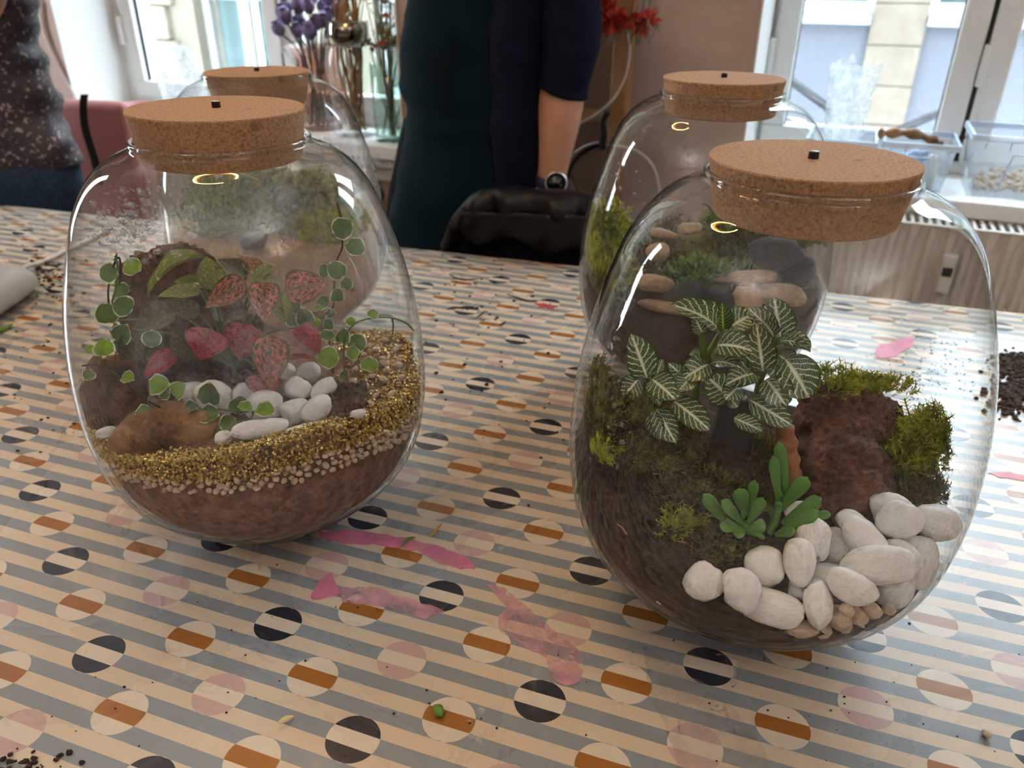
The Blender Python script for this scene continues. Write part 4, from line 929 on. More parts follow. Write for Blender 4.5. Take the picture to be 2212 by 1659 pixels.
def sst(P):
    m_ = MB(); pts = spline([wpx(ZB, X, Y, yy) for X, Y, yy in P], 5); m_.tube(pts, [.0034 - .001 * i / len(pts) for i in range(len(pts))], 8); local(sc_, m_, 'stem', succ)
sst([(1800, 1330, .425), (1640, 1240, .424), (1600, 1170, .424)]); sst([(1800, 1330, .425), (1880, 1200, .428), (1920, 1060, .43), (1930, 980, .43)]); sst([(1640, 1250, .424), (1500, 1200, .422), (1420, 1140, .422)])
for bx, by, tx, ty, w, y0_, y1_, fac in [(1480, 1230, 1225, 910, 120, .422, .420, .8), (1600, 1190, 1400, 970, 120, .422, .415, .85), (1620, 1110, 1555, 860, 140, .426, .424, .9), (1650, 1080, 1700, 775, 95, .428, .428, .9), (1640, 1190, 1780, 945, 120, .420, .416, .85), (1640, 1240, 1800, 1190, 130, .416, .410, .6), (1600, 1140, 1600, 1055, 60, .419, .415, .8), (1560, 1240, 1380, 1200, 110, .42, .415, .5), (1480, 1230, 1600, 1300, 110, .42, .412, .5),
        (1930, 1010, 1880, 545, 96, .432, .432, .95), (2010, 940, 1930, 410, 110, .434, .436, .95), (1960, 980, 1955, 720, 80, .436, .438, .9), (1950, 1050, 2200, 750, 140, .43, .425, .9), (1960, 1180, 2330, 940, 130, .426, .418, .7), (1900, 1300, 2300, 1060, 130, .42, .41, .6), (2150, 1130, 2420, 1090, 90, .42, .414, .5), (1900, 1290, 2080, 1250, 110, .418, .408, .4), (1900, 1180, 1830, 1000, 60, .43, .43, .9), (1970, 930, 1920, 850, 50, .43, .428, .8)]:
    b, t = wpx(ZB, bx, by, y0_), wpx(ZB, tx, ty, y1_); k = (b - EYE).length * .000610 / 4.366 * 1.02; place_leaf(sc_, PAD, b, in_jar('FR', t, .003), w * k, fac, thick=w * k)
# mosses
moss('moss_clump', 'bright green moss tuft clinging to the bark beside the glass', wpx(ZC, 1520, 900, .500), (.030, .022, .034), 1500, .011, moss_l, .5, 'FR', wid=.0006)
moss('moss_clump', 'brownish moss low against the glass, under the bright tuft', wpx(ZC, 1500, 1300, .480), (.032, .018, .020), 900, .008, moss_d, .3, 'FR')
moss('moss_clump', 'moss with thin sprouts growing on top of the bark', wpx(ZC, 780, 300, .535), (.038, .018, .014), 900, .008, moss_l, .8, 'FR')
moss('moss_clump', 'olive moss bank pressed to the glass below the large veined leaf', wpx(ZB, 250, 250, .452), (.026, .026, .032), 1900, .009, moss_d, .4, 'FR', mound=False)
moss('moss_clump', 'small yellow-green moss tuft on the soil edge at the glass', wpx(ZB, 240, 560, .435), (.014, .012, .012), 420, .008, moss_l, .5, 'FR', mound=False)
for X, Y, yy, rr, lab in ((900, 500, .455, .026, 'dark moss patch between the veined plants and the soil slope'), (1080, 820, .445, .022, 'dark moss patch on the soil behind the succulent'), (1500, 900, .45, .024, 'dark moss behind the succulent at the foot of the slate'), (1820, 560, .485, .026, 'shaded moss between the slate and the orange stick'), (1050, 1130, .43, .015, 'little green moss patch beside the succulent'), (1350, 1400, .415, .020, 'mossy fibres on the soil in front of the succulent'), (700, 200, .475, .030, 'dark moss under the veined leaves')):
    moss('moss_clump', lab, wpx(ZB, X, Y, yy), (rr, rr, rr * .55), 520, .007, moss_d if 'little' not in lab else moss_l, .5, 'FR')
# fern-like sprouts standing out of the tufts
def sprout(pts, label, n=9):
    m_ = MB(); P = spline(pts, 6); m_.tube(P, .0006, 5)
    for i in range(3, len(P) - 1):
        for s in (-1, 1):
            d = (P[i + 1] - P[i]).normalized(); q = d.cross(Vector((0, 1, .2))).normalized() * s; m_.add([P[i] - d * .0005, P[i] + d * .0005, P[i] + (q + d * .8) * .0042], ((0, 1, 2),))
    return tag(m_.obj('moss_sprout', moss_l, None, False), label, 'moss')
sprout([wpx(ZC, 1470, 640, .5), wpx(ZC, 1420, 520, .5), wpx(ZC, 1370, 350, .5)], 'tallest feathery sprout rising from the bright moss tuft')
sprout([wpx(ZC, 1490, 640, .502), wpx(ZC, 1530, 560, .502), wpx(ZC, 1550, 400, .502)], 'second feathery sprout, leaning towards the glass above the bright moss')
sprout([wpx(ZC, 760, 230, .535), wpx(ZC, 775, 130, .535), wpx(ZC, 762, 35, .535)], 'thin green sprout standing on the mossy top of the bark')
sprout([wpx(ZC, 940, 230, .535), wpx(ZC, 880, 120, .535), wpx(ZC, 870, 20, .535)], 'thin dark sprout with a green tip on the bark')
for i, (X, Y, X2, Y2, yy) in enumerate([(830, 600, 920, 520, .445), (860, 710, 1080, 620, .44), (970, 1010, 1180, 900, .435), (410, 1190, 500, 1290, .418), (970, 1350, 1100, 1400, .405), (1100, 1460, 1120, 1350, .403), (560, 600, 700, 640, .44)]):
    m_ = MB(); a, b = on_ground('FR', H2, *ZB(X, Y)), on_ground('FR', H2, *ZB(X2, Y2)); m_.tube([in_jar('FR', a), in_jar('FR', (a + b) / 2 + Vector((0, 0, .0015))), in_jar('FR', b)], .0007, 5); tag(m_.obj('twig', drift), 'thin tan twig lying on the soil slope of the jar with white pebbles', 'twig', 'twigs on the soil slope')

# ================================================================== jar of moss and flat stones
x3, y3 = JAR['BR']
f3, H3 = filling('BR', lambda x, y: .142 + .10 * y - .02 * x, 'soil', 'reddish brown soil filling the jar of moss and flat stones', soil_mat, rough=.006, seed=8)
def pk(u, v, z): return at_z(u, v, TZ + z)
def stone(key, me, u, v, z, hw, hh, hd, tl, label, name='stone'):
    p = pk(u, v, z); k = (p - EYE).length * .000596; p = in_jar(key, p, min(hd * k * .8, .03)); return pebble(me, p, hw * k, hh * k, hd * k, tl, label, None, name, 'stone')
heap = []
for a in [(TP[0], 1425, 672, .148, 78, 15, 30, -4, 'flat cream sandstone slab resting against the front of the moss jar'), (TP[1], 1395, 648, .156, 42, 20, 26, 0, 'blocky beige stone lying on the cream sandstone slab'),
          (TP[2], 1612, 632, .156, 34, 32, 26, 10, 'rounded tan stone between the flat brown stone and the yellowish one'), (TP[3], 1700, 632, .156, 50, 26, 26, 0, 'yellowish oblong stone against the glass'),
          (SP[0], 1478, 640, .154, 46, 22, 26, 15, 'grey-green stone leaning towards the cream slab'), (SP[1], 1680, 566, .182, 56, 34, 34, 5, 'dark grey craggy stone at the back beside the fern'), (SP[2], 1740, 590, .176, 40, 34, 26, 0, 'charcoal stone pressed to the glass above the yellowish one'),
          (TP[4], 1420, 545, .185, 26, 22, 22, 0, 'tan stone half sunk in brown moss'), (TP[0], 1490, 494, .205, 26, 14, 18, 8, 'pale pointed stone on top of the mossy mound'), (TP[1], 1432, 506, .200, 30, 11, 16, -6, 'thin pale stone on the mossy mound'),
          (TP[2], 1620, 598, .168, 66, 16, 26, 10, 'flat brown stone in the middle of the moss'), (SP[1], 1545, 640, .154, 36, 26, 26, -20, 'dark wet stone in front of the flat brown one')]:
    heap.append(stone('BR', *a))
settle(heap, 'BR')
moss('moss_clump', 'yellow-green moss bank at the glass of the jar with flat stones', in_jar('BR', at_y(1295, 560, .845)), (.040, .045, .050), 2600, .015, moss_l, .6, 'BR', wid=.0009, mound=False)
moss('moss_clump', 'dark moss hanging down against the glass under the yellow-green bank', in_jar('BR', at_y(1295, 640, .82)), (.030, .03, .03), 1200, .013, moss_d, .1, 'BR', wid=.0008, mound=False)
moss('moss_clump', 'brown moss mound in the middle of the jar with flat stones', at_y(1500, 545, .87), (.075, .05, .05), 2000, .012, moss_d, .6, 'BR', wid=.0008)
moss('moss_clump', 'fresh green fern moss behind the stones', at_y(1630, 545, .88), (.06, .045, .05), 1800, .016, moss_g, .7, 'BR', wid=.0009)
moss('moss_clump', 'low green moss among the stones at the front of the mound', at_y(1520, 610, .81), (.05, .03, .022), 800, .011, moss_g, .5, 'BR', wid=.0008)
mb = MB(); P = spline([at_y(1560, 520, .86), at_y(1545, 470, .86), at_y(1530, 445, .86), at_y(1518, 440, .86)], 5); mb.tube(P, .0009, 5); tag(mb.obj('twig', stem_b), 'thin dark twig rising from the brown moss mound', 'twig')

# ================================================================== misted jar with sand
x4, y4 = JAR['BL']
f4, H4 = filling('BL', lambda x, y: .156 + .03 * y, 'sand', 'tan sand layer filling the misted jar', sand_mat, cat='sand', rough=.005, seed=12)
for lab, u, v, y, rd, n, L, m_ in (('grey-green moss mound on the sand of the misted jar', 490, 480, .98, (.065, .05, .032), 1600, .012, moss_g), ('yellow-green moss crown at the top of the misted planting', 660, 432, 1.03, (.045, .04, .035), 1300, .014, moss_l),
                                   ('bright moss cushion on the sand beside the glass', 700, 500, .96, (.05, .04, .028), 1300, .011, moss_l), ('dark green moss in the middle of the misted planting', 590, 490, 1.0, (.06, .05, .035), 1500, .012, moss_g), ('deep green moss at the back of the misted jar', 600, 450, 1.06, (.08, .05, .05), 1500, .014, moss_g)):
    moss('moss_clump', lab, in_jar('BL', at_y(u, v, y), .03), rd, n, L, m_, .6, 'BL', wid=.0009)
stone('BL', SP[0], 625, 440, .21, 26, 24, 24, 10, 'dark stone perched in the moss of the misted jar')
stone('BL', SP[2], 548, 520, .168, 28, 20, 24, 0, 'dark stone at the sand edge of the misted jar')
V = thing('sprouting_leaf', 'single pale leaf on a tall thin stalk in the misted jar', 'plant', at_y(505, 470, .99))
mb = MB(); mb.tube(spline([at_y(505, 470, .99), at_y(506, 430, .985), at_y(514, 388, .98)], 5), .0012, 6); local(V, mb, 'stem', stem_g)
place_leaf(V, FITY, at_y(500, 370, .985), at_y(566, 392, .975), .03, .3)

# ------------------------------------------------------------------ on the window sills
def vase_mat(name, tint, fogv): return thin_glass(name, tint, (tint[0] * .45, tint[1] * .45, tint[2] * .45, 1), (lambda m: m.noise(3, 1) * 0.0 + fogv), 0.07)
amber = vase_mat('amber_glass', (0.62, 0.42, 0.34, 1), 0.03); clear_g = vase_mat('clear_glass', (0.95, 0.97, 0.96, 1), 0.02); green_g = vase_mat('greenish_glass', (0.88, 0.96, 0.93, 1), 0.03)
chrome = Mat('smoked_chrome', 0.08, srgb(150, 140, 126), Metallic=1.0)
poppy = Mat('purple_poppy_pod', 0.7); poppy.speckle([(0.3, srgb(84, 72, 112)), (0.7, srgb(128, 116, 158))], 60, 3)
dry_stem = Mat('dry_stem', 0.8, srgb(72, 60, 56)); straw = Mat('straw', 0.8); straw.speckle([(0.3, srgb(120, 84, 44)), (0.7, srgb(184, 140, 84))], 12)
olive = Mat('dry_greenery', 0.8); olive.speckle([(0.3, srgb(62, 72, 40)), (0.7, srgb(120, 122, 76))], 20)
redf = Mat('red_petals', 0.7); redf.speckle([(0.3, srgb(150, 24, 28)), (0.7, srgb(226, 72, 50))], 40)
v1 = Vector(W(-1.008, 0.160, SILL))
t = thing('amber_vase', 'ribbed amber glass vase holding purple poppy pods on the window sill', 'vase', v1)
mb = MB(); prof = [(.055, 0), (.062, .01), (.078, .06), (.074, .12), (.062, .16), (.068, .195), (.086, .222)]; P = spline([(r, 0, z) for r, z in prof], 5); n = 48
vs = [Vector((p.x * (1 + .025 * math.cos(16 * 2 * math.pi * i / n)) * math.cos(2 * math.pi * i / n), p.x * (1 + .025 * math.cos(16 * 2 * math.pi * i / n)) * math.sin(2 * math.pi * i / n), p.z)) for p in P for i in range(n)]
mb.add(vs, [(j * n + i, j * n + (i + 1) % n, (j + 1) * n + (i + 1) % n, (j + 1) * n + i) for j in range(len(P) - 1) for i in range(n)] + [tuple(range(n - 1, -1, -1))]); mb.obj('glass_body', amber, t)
ZV = zx(500, 0, 3.95)
pod = MB(); pod.lathe([(.002, -.021), (.009, -.019), (.0175, -.008), (.0195, .002), (.017, .012), (.010, .017), (.0075, .0185), (.0125, .0215), (.0125, .0235), (.003, .0245)], 16); PODM = pod.mesh('pod', poppy); PODM.set_sharp_from_angle(angle=math.radians(60))
heads = [at_w(*ZV(X, Y), d) for X, Y, d in [(410, 225, .10), (432, 125, .12), (500, 145, .10), (575, 58, .12), (672, 76, .10), (745, 165, .11), (682, 255, .09), (535, 235, .11), (900, 92, .14), (820, 120, .16), (605, 180, .16), (482, 50, .17), (655, 12, .15), (560, 0, .18), (760, 60, .19), (835, 20, .16), (700, 180, .18), (850, 280, .17)]]
for _ in range(60):             # keep the pods from growing into each other
    for i in range(len(heads)):
        for j in range(i):
            d = heads[i] - heads[j]
            if d.length < .0465: d = d.normalized() * (.0465 - d.length) * .5; heads[i] = heads[i] + d; heads[j] = heads[j] - d
for i, p in enumerate(heads):
    q = thing('poppy_stalk', 'dried poppy stalk with a purple seed pod in the amber vase', 'flower', v1 + Vector((U(-.03, .03), U(-.03, .03), .012)), group='purple poppy pods in the amber vase')
    b = Vector(q.location); dr = (p - b).normalized()
    o = link('pod', PODM, q, p - b); o.rotation_euler = dr.to_track_quat('Z', 'Y').to_euler(); s_ = U(.90, 1.02); o.scale = (s_,) * 3
    mb = MB(); mid = v1 + Vector(((p.x - v1.x) * .45, (p.y - v1.y) * .45, .20)); mb.tube(spline([b, mid, p - dr * .015], 5), .0022, 6); local(q, mb, 'stalk', dry_stem)
# bottle vase with straw
v2 = Vector(W(-0.862, 0.112, SILL))
t = thing('bottle_vase', 'clear bottle vase with a mirrored neck holding dry straw stems', 'vase', v2)
MB().lathe([(p.x, p.z) for p in spline([(.056, 0, 0), (.061, 0, .008), (.060, 0, .05), (.064, 0, .14), (.068, 0, .19), (.065, 0, .212), (.060, 0, .226), (.056, 0, .232)], 5)], 40).obj('glass_body', clear_g, t)
MB().lathe([(.056, .230), (.056, .290), (.054, .291), (.053, .288), (.053, .232)], 40).obj('mirrored_neck', chrome, t)
for i in range(46):
    a = U(0, 6.28); r0 = U(0, .03); r1 = U(.01, .10); b = v2 + Vector((r0 * math.cos(a + 2), r0 * math.sin(a + 2), .012)); m1 = v2 + Vector((U(-.035, .035), U(-.035, .035), .26)); tp = v2 + Vector((r1 * math.cos(a), r1 * math.sin(a), U(.40, .52)))
    mb = MB(); mb.tube(spline([b, m1, tp], 4), .0016, 5)
    for k in range(4):
        e = tp + Vector((U(-.02, .02), U(-.02, .02), U(-.05, .04))); mb.tube([m1.lerp(tp, .6 + .1 * k), e], .001, 4)
    o = mb.obj('straw_stem', straw); tag(o, 'dry branching straw stem in the bottle vase with the mirrored neck', 'dried flower', 'straw stems in the bottle vase')
# cylinder vase with mixed dried flowers
v3 = Vector(W(-0.728, 0.085, SILL))
t = thing('cylinder_vase', 'greenish glass cylinder vase with mixed dried flowers on the sill edge', 'vase', v3)
mb = MB(); mb.lathe([(.043, 0), (.046, .006), (.048, .10), (.049, .195), (.0475, .195), (.046, .10), (.043, .012)], 40); mb.obj('glass_body', green_g, t)
for i in range(30):
    a = U(0, 6.28); r0 = U(0, .03); r1 = U(.01, .075); b = v3 + Vector((r0 * math.cos(a + 3), r0 * math.sin(a + 3), .014)); tp = v3 + Vector((r1 * math.cos(a), r1 * math.sin(a), U(.22, .46))); m1 = (b + tp) / 2 + Vector((U(-.012, .012), U(-.012, .012), 0))
    m1 = Vector((max(min(m1.x, v3.x + .04), v3.x - .04), max(min(m1.y, v3.y + .04), v3.y - .04), m1.z))
    q = thing('dried_flower', 'dried flower stem with %s in the cylinder vase' % ('red petals', 'small olive leaves', 'feathery grass')[i % 3], 'dried flower', b, group='dried %s in the cylinder vase' % ('red flowers', 'olive sprigs', 'grasses')[i % 3])
    tp = Vector((v3.x + (tp.x - v3.x) * .9, v3.y + (tp.y - v3.y) * .9, tp.z)); way = []
    for c in spline([b, m1, tp], 5):
        d = Vector((c.x - v3.x, c.y - v3.y, 0)); lim = .038 if c.z < v3.z + .205 else 9
        way.append(c if d.length <= lim else v3 + d * (lim / d.length) + Vector((0, 0, c.z - v3.z)))
    mb = MB(); mb.tube(way, .0014, 5); local(q, mb, 'stalk', olive)
    mb = MB()
    for k in range(14 if i % 3 else 8):
        c = b.lerp(tp, U(.45, 1)) if i % 3 else tp; d = Vector((U(-1, 1), U(-1, 1), U(-.2, 1))).normalized(); s = d.cross(Vector((U(-1, 1), U(-1, 1), U(-1, 1)))).normalized(); L = (.014, .016, .03)[i % 3]; wd = (.006, .006, .0015)[i % 3]
        c = c if i % 3 == 0 else way[rnd.randrange(max(1, next((z_ for z_, w_ in enumerate(way) if w_.z > v3.z + .225), len(way) - 1)), len(way))]; mb.add([c, c + d * L * .5 + s * wd, c + d * L, c + d * L * .5 - s * wd], ((0, 1, 2, 3),))
    local(q, mb, ('petals', 'leaves', 'plume')[i % 3], (redf, olive, straw)[i % 3], False)['kind'] = 'stuff'
# crumpled clear bags
bag_m = thin_glass('clear_plastic_bag', (0.93, 0.96, 0.98, 1), (0.7, 0.76, 0.8, 1), (lambda m: m.noise(40, 3).sm(.35, .75) * .55 + .16), 0.10, 0.12)
def bag(label, c, wd, ht, dp, seed, flare=0):
    t = MB(); n, m = 28, 22; vs, fs = [], []
    for j in range(m + 1):
        z = ht * j / m; k = (.72 + .34 * j / m) if flare else (1 - .35 * (j / m) ** 2)
        for i in range(n):
            a = 2 * math.pi * i / n; f = 1 + .30 * noise.noise(Vector((math.cos(a) * 2 + seed, math.sin(a) * 2, z * 9))) + .16 * noise.noise(Vector((math.cos(a) * 6, math.sin(a) * 6 + seed, z * 26)))
            zz2 = z * (1 + .22 * noise.noise(Vector((math.cos(a) * 2.2, math.sin(a) * 2.2, seed)))) if j > m * .6 else z
            p = WT * (wd * k * f * math.cos(a)) + WN * (dp * k * f * math.sin(a)); vs.append((p.x, p.y, zz2))
    for j in range(m):
        for i in range(n): fs.append((j * n + i, j * n + (i + 1) % n, (j + 1) * n + (i + 1) % n, (j + 1) * n + i))
    fs.append(tuple(range(n - 1, -1, -1)))
    t.add(vs, fs); return tag(t.obj('plastic_bag', bag_m, None, False, loc=c), label, 'bag')
p = at_w(392, 205, .175); bag('crumpled clear plastic bag on the sill beside the white window reveal', Vector((p.x, p.y, SILL)), .095, .20, .045, 3.3)
# clear storage boxes
box_m = thin_glass('frosted_clear_plastic', (0.90, 0.95, 1.0, 1), (0.6, 0.7, 0.8, 1), (lambda m: m.noise(3, 1) * 0.0 + .16), 0.06, 0.10)
box_rim = Mat('frosted_plastic_rim', 0.35, srgb(206, 222, 240)); box_rim.b.inputs['Alpha'].default_value = 0.75
label_m = Mat('paper_label', 0.7, srgb(226, 228, 228))
def sbox(label, s0, s1, w0, w1, h, contents):
    c = W((s0 + s1) / 2, (w0 + w1) / 2, SILL); t = thing('storage_box', label, 'box', c); tp = .012
    def P(a, b, z): return W(a, b, SILL + z) - c
    b0 = [P(s0 + tp, w0 + tp, .002), P(s1 - tp, w0 + tp, .002), P(s1 - tp, w1 - tp, .002), P(s0 + tp, w1 - tp, .002)]; t0 = [P(s0, w0, h), P(s1, w0, h), P(s1, w1, h), P(s0, w1, h)]
    mb = MB(); mb.add(b0 + t0, ((3, 2, 1, 0), (0, 1, 5, 4), (1, 2, 6, 5), (2, 3, 7, 6), (3, 0, 4, 7))); mb.obj('tub', box_m, t, False)
    o_ = .006; mb = MB(); q0 = [P(s0 - o_, w0 - o_, h - .012), P(s1 + o_, w0 - o_, h - .012), P(s1 + o_, w1 + o_, h - .012), P(s0 - o_, w1 + o_, h - .012)]; q1 = [p + Vector((0, 0, .012)) for p in q0]
    t1 = [p + Vector((0, 0, 0)) for p in t0]; t2 = [p + Vector((0, 0, -.012)) for p in t0]
    mb.add(q0 + q1 + t1 + t2, [(i, (i + 1) % 4, 4 + (i + 1) % 4, 4 + i) for i in range(4)] + [(4 + i, 4 + (i + 1) % 4, 8 + (i + 1) % 4, 8 + i) for i in range(4)] + [(12 + (i + 1) % 4, 12 + i, i, (i + 1) % 4) for i in range(4)]); mb.obj('rim', box_rim, t, False)
    # stacking clip moulded on the front
    a, b = s0 + (s1 - s0) * .34, s0 + (s1 - s0) * .66; mb = MB(); wv = w0 + .006
    mb.tube([P(a - .01, wv + .006, .015), P(a, wv - .004, h * .72), P(b, wv - .004, h * .72), P(b + .01, wv + .006, .015)], .0022, 6); mb.obj('clip', box_rim, t)
    for k in range(5):
        e = s0 + (s1 - s0) * (k + .5) / 5; mb = MB(); mb.tube([P(e, w0 - .005, h - .012), P(e, w0 - .001, h - .026)], .0015, 5); mb.obj('rib', box_rim, t)
    return t
sbox('clear storage box under the limp plastic bag', .335, .465, .035, .20, .095, 0)
sbox('clear storage box with driftwood across its rim and a blue bag inside', .485, .620, .035, .20, .100, 1)
b3 = sbox('clear storage box of pale gravel with a paper label on its side', .645, .86, .035, .21, .125, 2)
c3 = Vector(b3.location)
mb = MB(); mb.add([W(.6525, a, SILL + z) - c3 + Vector((0, 0, 0)) for a, z in ((.07, .03), (.13, .03), (.13, .09), (.07, .09))], ((0, 1, 2, 3),)); lb = mb.obj('side_label', label_m, b3, False)
mb = MB()
for _ in range(260): mb.ico(W(U(.678, .828), U(.068, .180), SILL + .0115 + abs(rnd.gauss(0, .011))), U(.003, .0066), 1, .3)
tag(mb.obj('gravel', tan_st, None, False), 'pale gravel heaped in the bottom of the labelled storage box', 'gravel', kind='stuff')
blue_m = Mat('blue_film', 0.4, srgb(120, 150, 196)); pv = Mat('white_bottle', 0.4, srgb(214, 210, 200))
o = lump('blue_bag', blue_m, [(W(.540, .135, SILL + .035), (.030, .034, .026)), (W(.560, .140, SILL + .052), (.026, .026, .022))], 'crumpled blue bag inside the box with the driftwood', 'bag', amp=.45, vox=.004)
MB().lathe([(.014, 0), (.015, .004), (.015, .05), (.008, .06), (.008, .07)], 20).obj('bottle', pv, None, loc=W(.580, .072, SILL + .003)); tag(bpy.data.objects['bottle'], 'small white bottle inside the box with the driftwood', 'bottle')
o = lump('blue_bag', blue_m, [(W(.400, .085, SILL + .034), (.032, .026, .025))], 'crumpled blue bag inside the box under the limp plastic bag', 'bag', amp=.5, vox=.005)
p = W(.398, .150, SILL + .006); bag('limp clear plastic bag stuffed upright into a storage box', p, .046, .225, .024, 8.1, 1)
P = spline([W(.470, .06, SILL + .1095), W(.49, .07, SILL + .1105), W(.53, .09, SILL + .110), W(.575, .125, SILL + .094), W(.592, .14, SILL + .083)], 6); mb = MB(); mb.tube(P, [.009 + .003 * math.sin(i * 1.1) for i in range(len(P))], 10); tag(mb.obj('driftwood_branch', log_mat), 'grey-brown driftwood branch lying over the rim of a storage box', 'driftwood')
pk_m = Mat('dusty_pink_ceramic', 0.5, srgb(196, 138, 140)); p = at_w(300, 212, .055)
MB().lathe([(.026, 0), (.040, .01), (.050, .046), (.052, .048), (.040, .018), (.01, .008)], 28).obj('pink_bowl', pk_m, None, loc=(p.x, p.y, SILL)); tag(bpy.data.objects['pink_bowl'], 'small dusty pink bowl on the sill behind the thick cork lid', 'bowl')

# ------------------------------------------------------------------ radiators
rad_m = Mat('radiator_enamel', 0.35, srgb(222, 214, 204))
def radiator(label, s0, s1, z0, z1, w0, w1, valve_right):
    c = W((s0 + s1) / 2, (w0 + w1) / 2, 0); t = thing('radiator', label, 'radiator', c)
    def L(mb, name, mat, **kw): mb.v = [tuple(Vector(p) - c) for p in mb.v]; return mb.obj(name, mat, t, kw.pop('smooth', False), **kw)
    n = int((s1 - s0) / .034); vs, fs = [], []
    for i in range(n * 4 + 1):
        s = s0 + (s1 - s0) * i / (n * 4); d = (0, .010, .010, 0)[i % 4]
        vs += [W(s, w0 + .010 - d, z0 + .03), W(s, w0 + .010 - d, z1 - .04), W(s, w0 + .002, z0), W(s, w0 + .002, z1)]
    for i in range(n * 4): a = 4 * i; fs += [(a, a + 4, a + 5, a + 1), (a + 2, a + 6, a + 4, a), (a + 1, a + 5, a + 7, a + 3)]
    mb = MB(); mb.add(vs, fs); L(mb, 'front_panel', rad_m)
    mb = MB(); mb.wbox(s0, s1, w1 - .012, w1, z0, z1); L(mb, 'rear_panel', rad_m)
    for a in (s0, s1): mb = MB(); mb.wbox(a - .002, a + .002, w0, w1, z0, z1); L(mb, 'side_panel', rad_m)
    m2 = MB(); m2.wbox(s0, s1, w0, w0 + .010, z1 - .004, z1); m2.wbox(s0, s1, w1 - .010, w1, z1 - .004, z1)
    k = s0
    while k < s1: m2.wbox(k, k + .007, w0 + .008, w1 - .008, z1 - .004, z1); k += .016
    L(m2, 'top_grille', rad_m)
    e = s1 + .03 if valve_right else s0 - .03
    mb = MB(); mb.tube([W(s1 if valve_right else s0, (w0 + w1) / 2, z1 - .06), W(e, (w0 + w1) / 2, z1 - .06)], .012, 10); mb.tube([W(e, (w0 + w1) / 2, z1 - .06), W(e, (w0 + w1) / 2, 0.0)], .009, 10); L(mb, 'pipe', rad_m, smooth=True)
    mb = MB(); mb.tube([W(e, (w0 + w1) / 2, z1 - .06), W(e, w0 - .015, z1 - .06)], [.02, .023], 14); vk = L(mb, 'valve_knob', rad_m, smooth=True)
    mb = MB(); mb.tube([W(e, (w0 + w1) / 2 - .003, z1 - .06), W(e, (w0 + w1) / 2 + .006, z1 - .06)], .0235, 14); L(mb, 'valve_ring', rubber, smooth=True)
    return t, L
t, L = radiator('white ribbed radiator with a top grille, below the sill with storage boxes', .24, 1.25, .16, .765, -.075, .035, False)
mb = MB(); mb.wbox(.630, .656, -.098, -.075, .635, .715); hb = L(mb, 'heat_meter', frame_white, bevel=.003)
mb = MB(); mb.wbox(.634, .652, -.0995, -.0975, .672, .690); mb.v = [tuple(Vector(p) - Vector(t.location)) for p in mb.v]; mb.obj('meter_window', metal_dark, hb, False)
radiator('white radiator with a knobbed valve, below the sill with vases', -1.75, -.76, .16, .735, -.075, .035, True)

# ------------------------------------------------------------------ wooden stand, dried red flowers and cables by the wall between the windows
pine = Mat('pine_wood', 0.55); pine.speckle([(0.3, srgb(150, 104, 62)), (0.7, srgb(190, 144, 96))], 9)
t = thing('wooden_stand', 'narrow pine stand with a cross bar leaning by the wall between the windows', 'stand', W(-.065, -.02, 0))
def L2(t, mb, name, mat, smooth=False, **kw): mb.v = [tuple(Vector(p) - Vector(t.location)) for p in mb.v]; return mb.obj(name, mat, t, smooth, **kw)
mb = MB(); mb.wbox(-.088, -.052, -.045, .0, 0, 1.75); L2(t, mb, 'post', pine, bevel=.003)
mb = MB(); mb.wbox(-.45, -.088, -.035, -.012, .905, .930); L2(t, mb, 'cross_bar', pine, bevel=.002)
mb = MB(); mb.wbox(-.47, -.44, -.045, .0, 0, 1.2); L2(t, mb, 'rear_post', pine, bevel=.003)
def bunch(label, pxs, w, petals, drop):
    c = at_w(pxs[0][0], pxs[0][1], w); t = thing('dried_flower_bunch', label, 'dried flower', c, group='red dried flowers hanging on the stand')
    for u, v, r in pxs:
        p = at_w(u, v, w); mb = MB()
        for _ in range(petals):
            d = Vector((U(-1, 1), U(-1, 1), U(-1, .9))).normalized(); s = d.cross(Vector((U(-1, 1), U(-1, 1), U(-1, 1)))).normalized(); b = p + d * r * U(0, .4); mb.add([b, b + d * r * .5 + s * r * .22, b + d * r, b + d * r * .5 - s * r * .22], ((0, 1, 2, 3),))
        L2(t, mb, 'flower_head', redf)
        mb = MB()
        for _ in range(drop): q = p + Vector((U(-r, r), U(-r, r) * .5, -r * .4)); mb.tube([q, q + Vector((U(-.01, .01), U(-.006, .006), -U(.01, .035)))], .0008, 4)
        L2(t, mb, 'seed_heads', olive)
        mb = MB(); mb.tube([p, p + WN * .015 + Vector((U(-.01, .01), .0, .12)), W(U(-.082, -.058), -.046, p.z + .24)], .001, 5); L2(t, mb, 'stalk', dry_stem, True)
bunch('loose bunch of red dried flowers hanging beside the sleeve of the person in the apron', [(1300, 22, .030), (1325, 40, .028), (1312, 52, .022)], -.088, 46, 10)
bunch('small bunch of dark red dried flowers hanging in front of the pine post', [(1362, 42, .024), (1400, 40, .022), (1385, 60, .016)], -.088, 38, 8)
cable_w = Mat('white_cable', 0.4, srgb(214, 206, 198)); cable_b = Mat('black_cable', 0.45, srgb(20, 20, 21))
def cable(label, px, w, r, mat, name='cable'):
    mb = MB(); P = spline([at_w(u, v, w) for u, v in px], 8); mb.tube(P, r, 8); return tag(mb.obj(name, mat), label, 'cable')
cable('thin white cable looping from the red flowers down behind the forearm', [(1345, 45), (1358, 80), (1360, 120), (1350, 170), (1325, 215), (1290, 245), (1255, 264), (1220, 275)], -.0485, .0026, cable_w)
cable('black cable curving from the strap down behind the watch', [(1308, 312), (1280, 318), (1250, 338), (1232, 365), (1222, 400), (1216, 450)], -.05, .0045, cable_b)
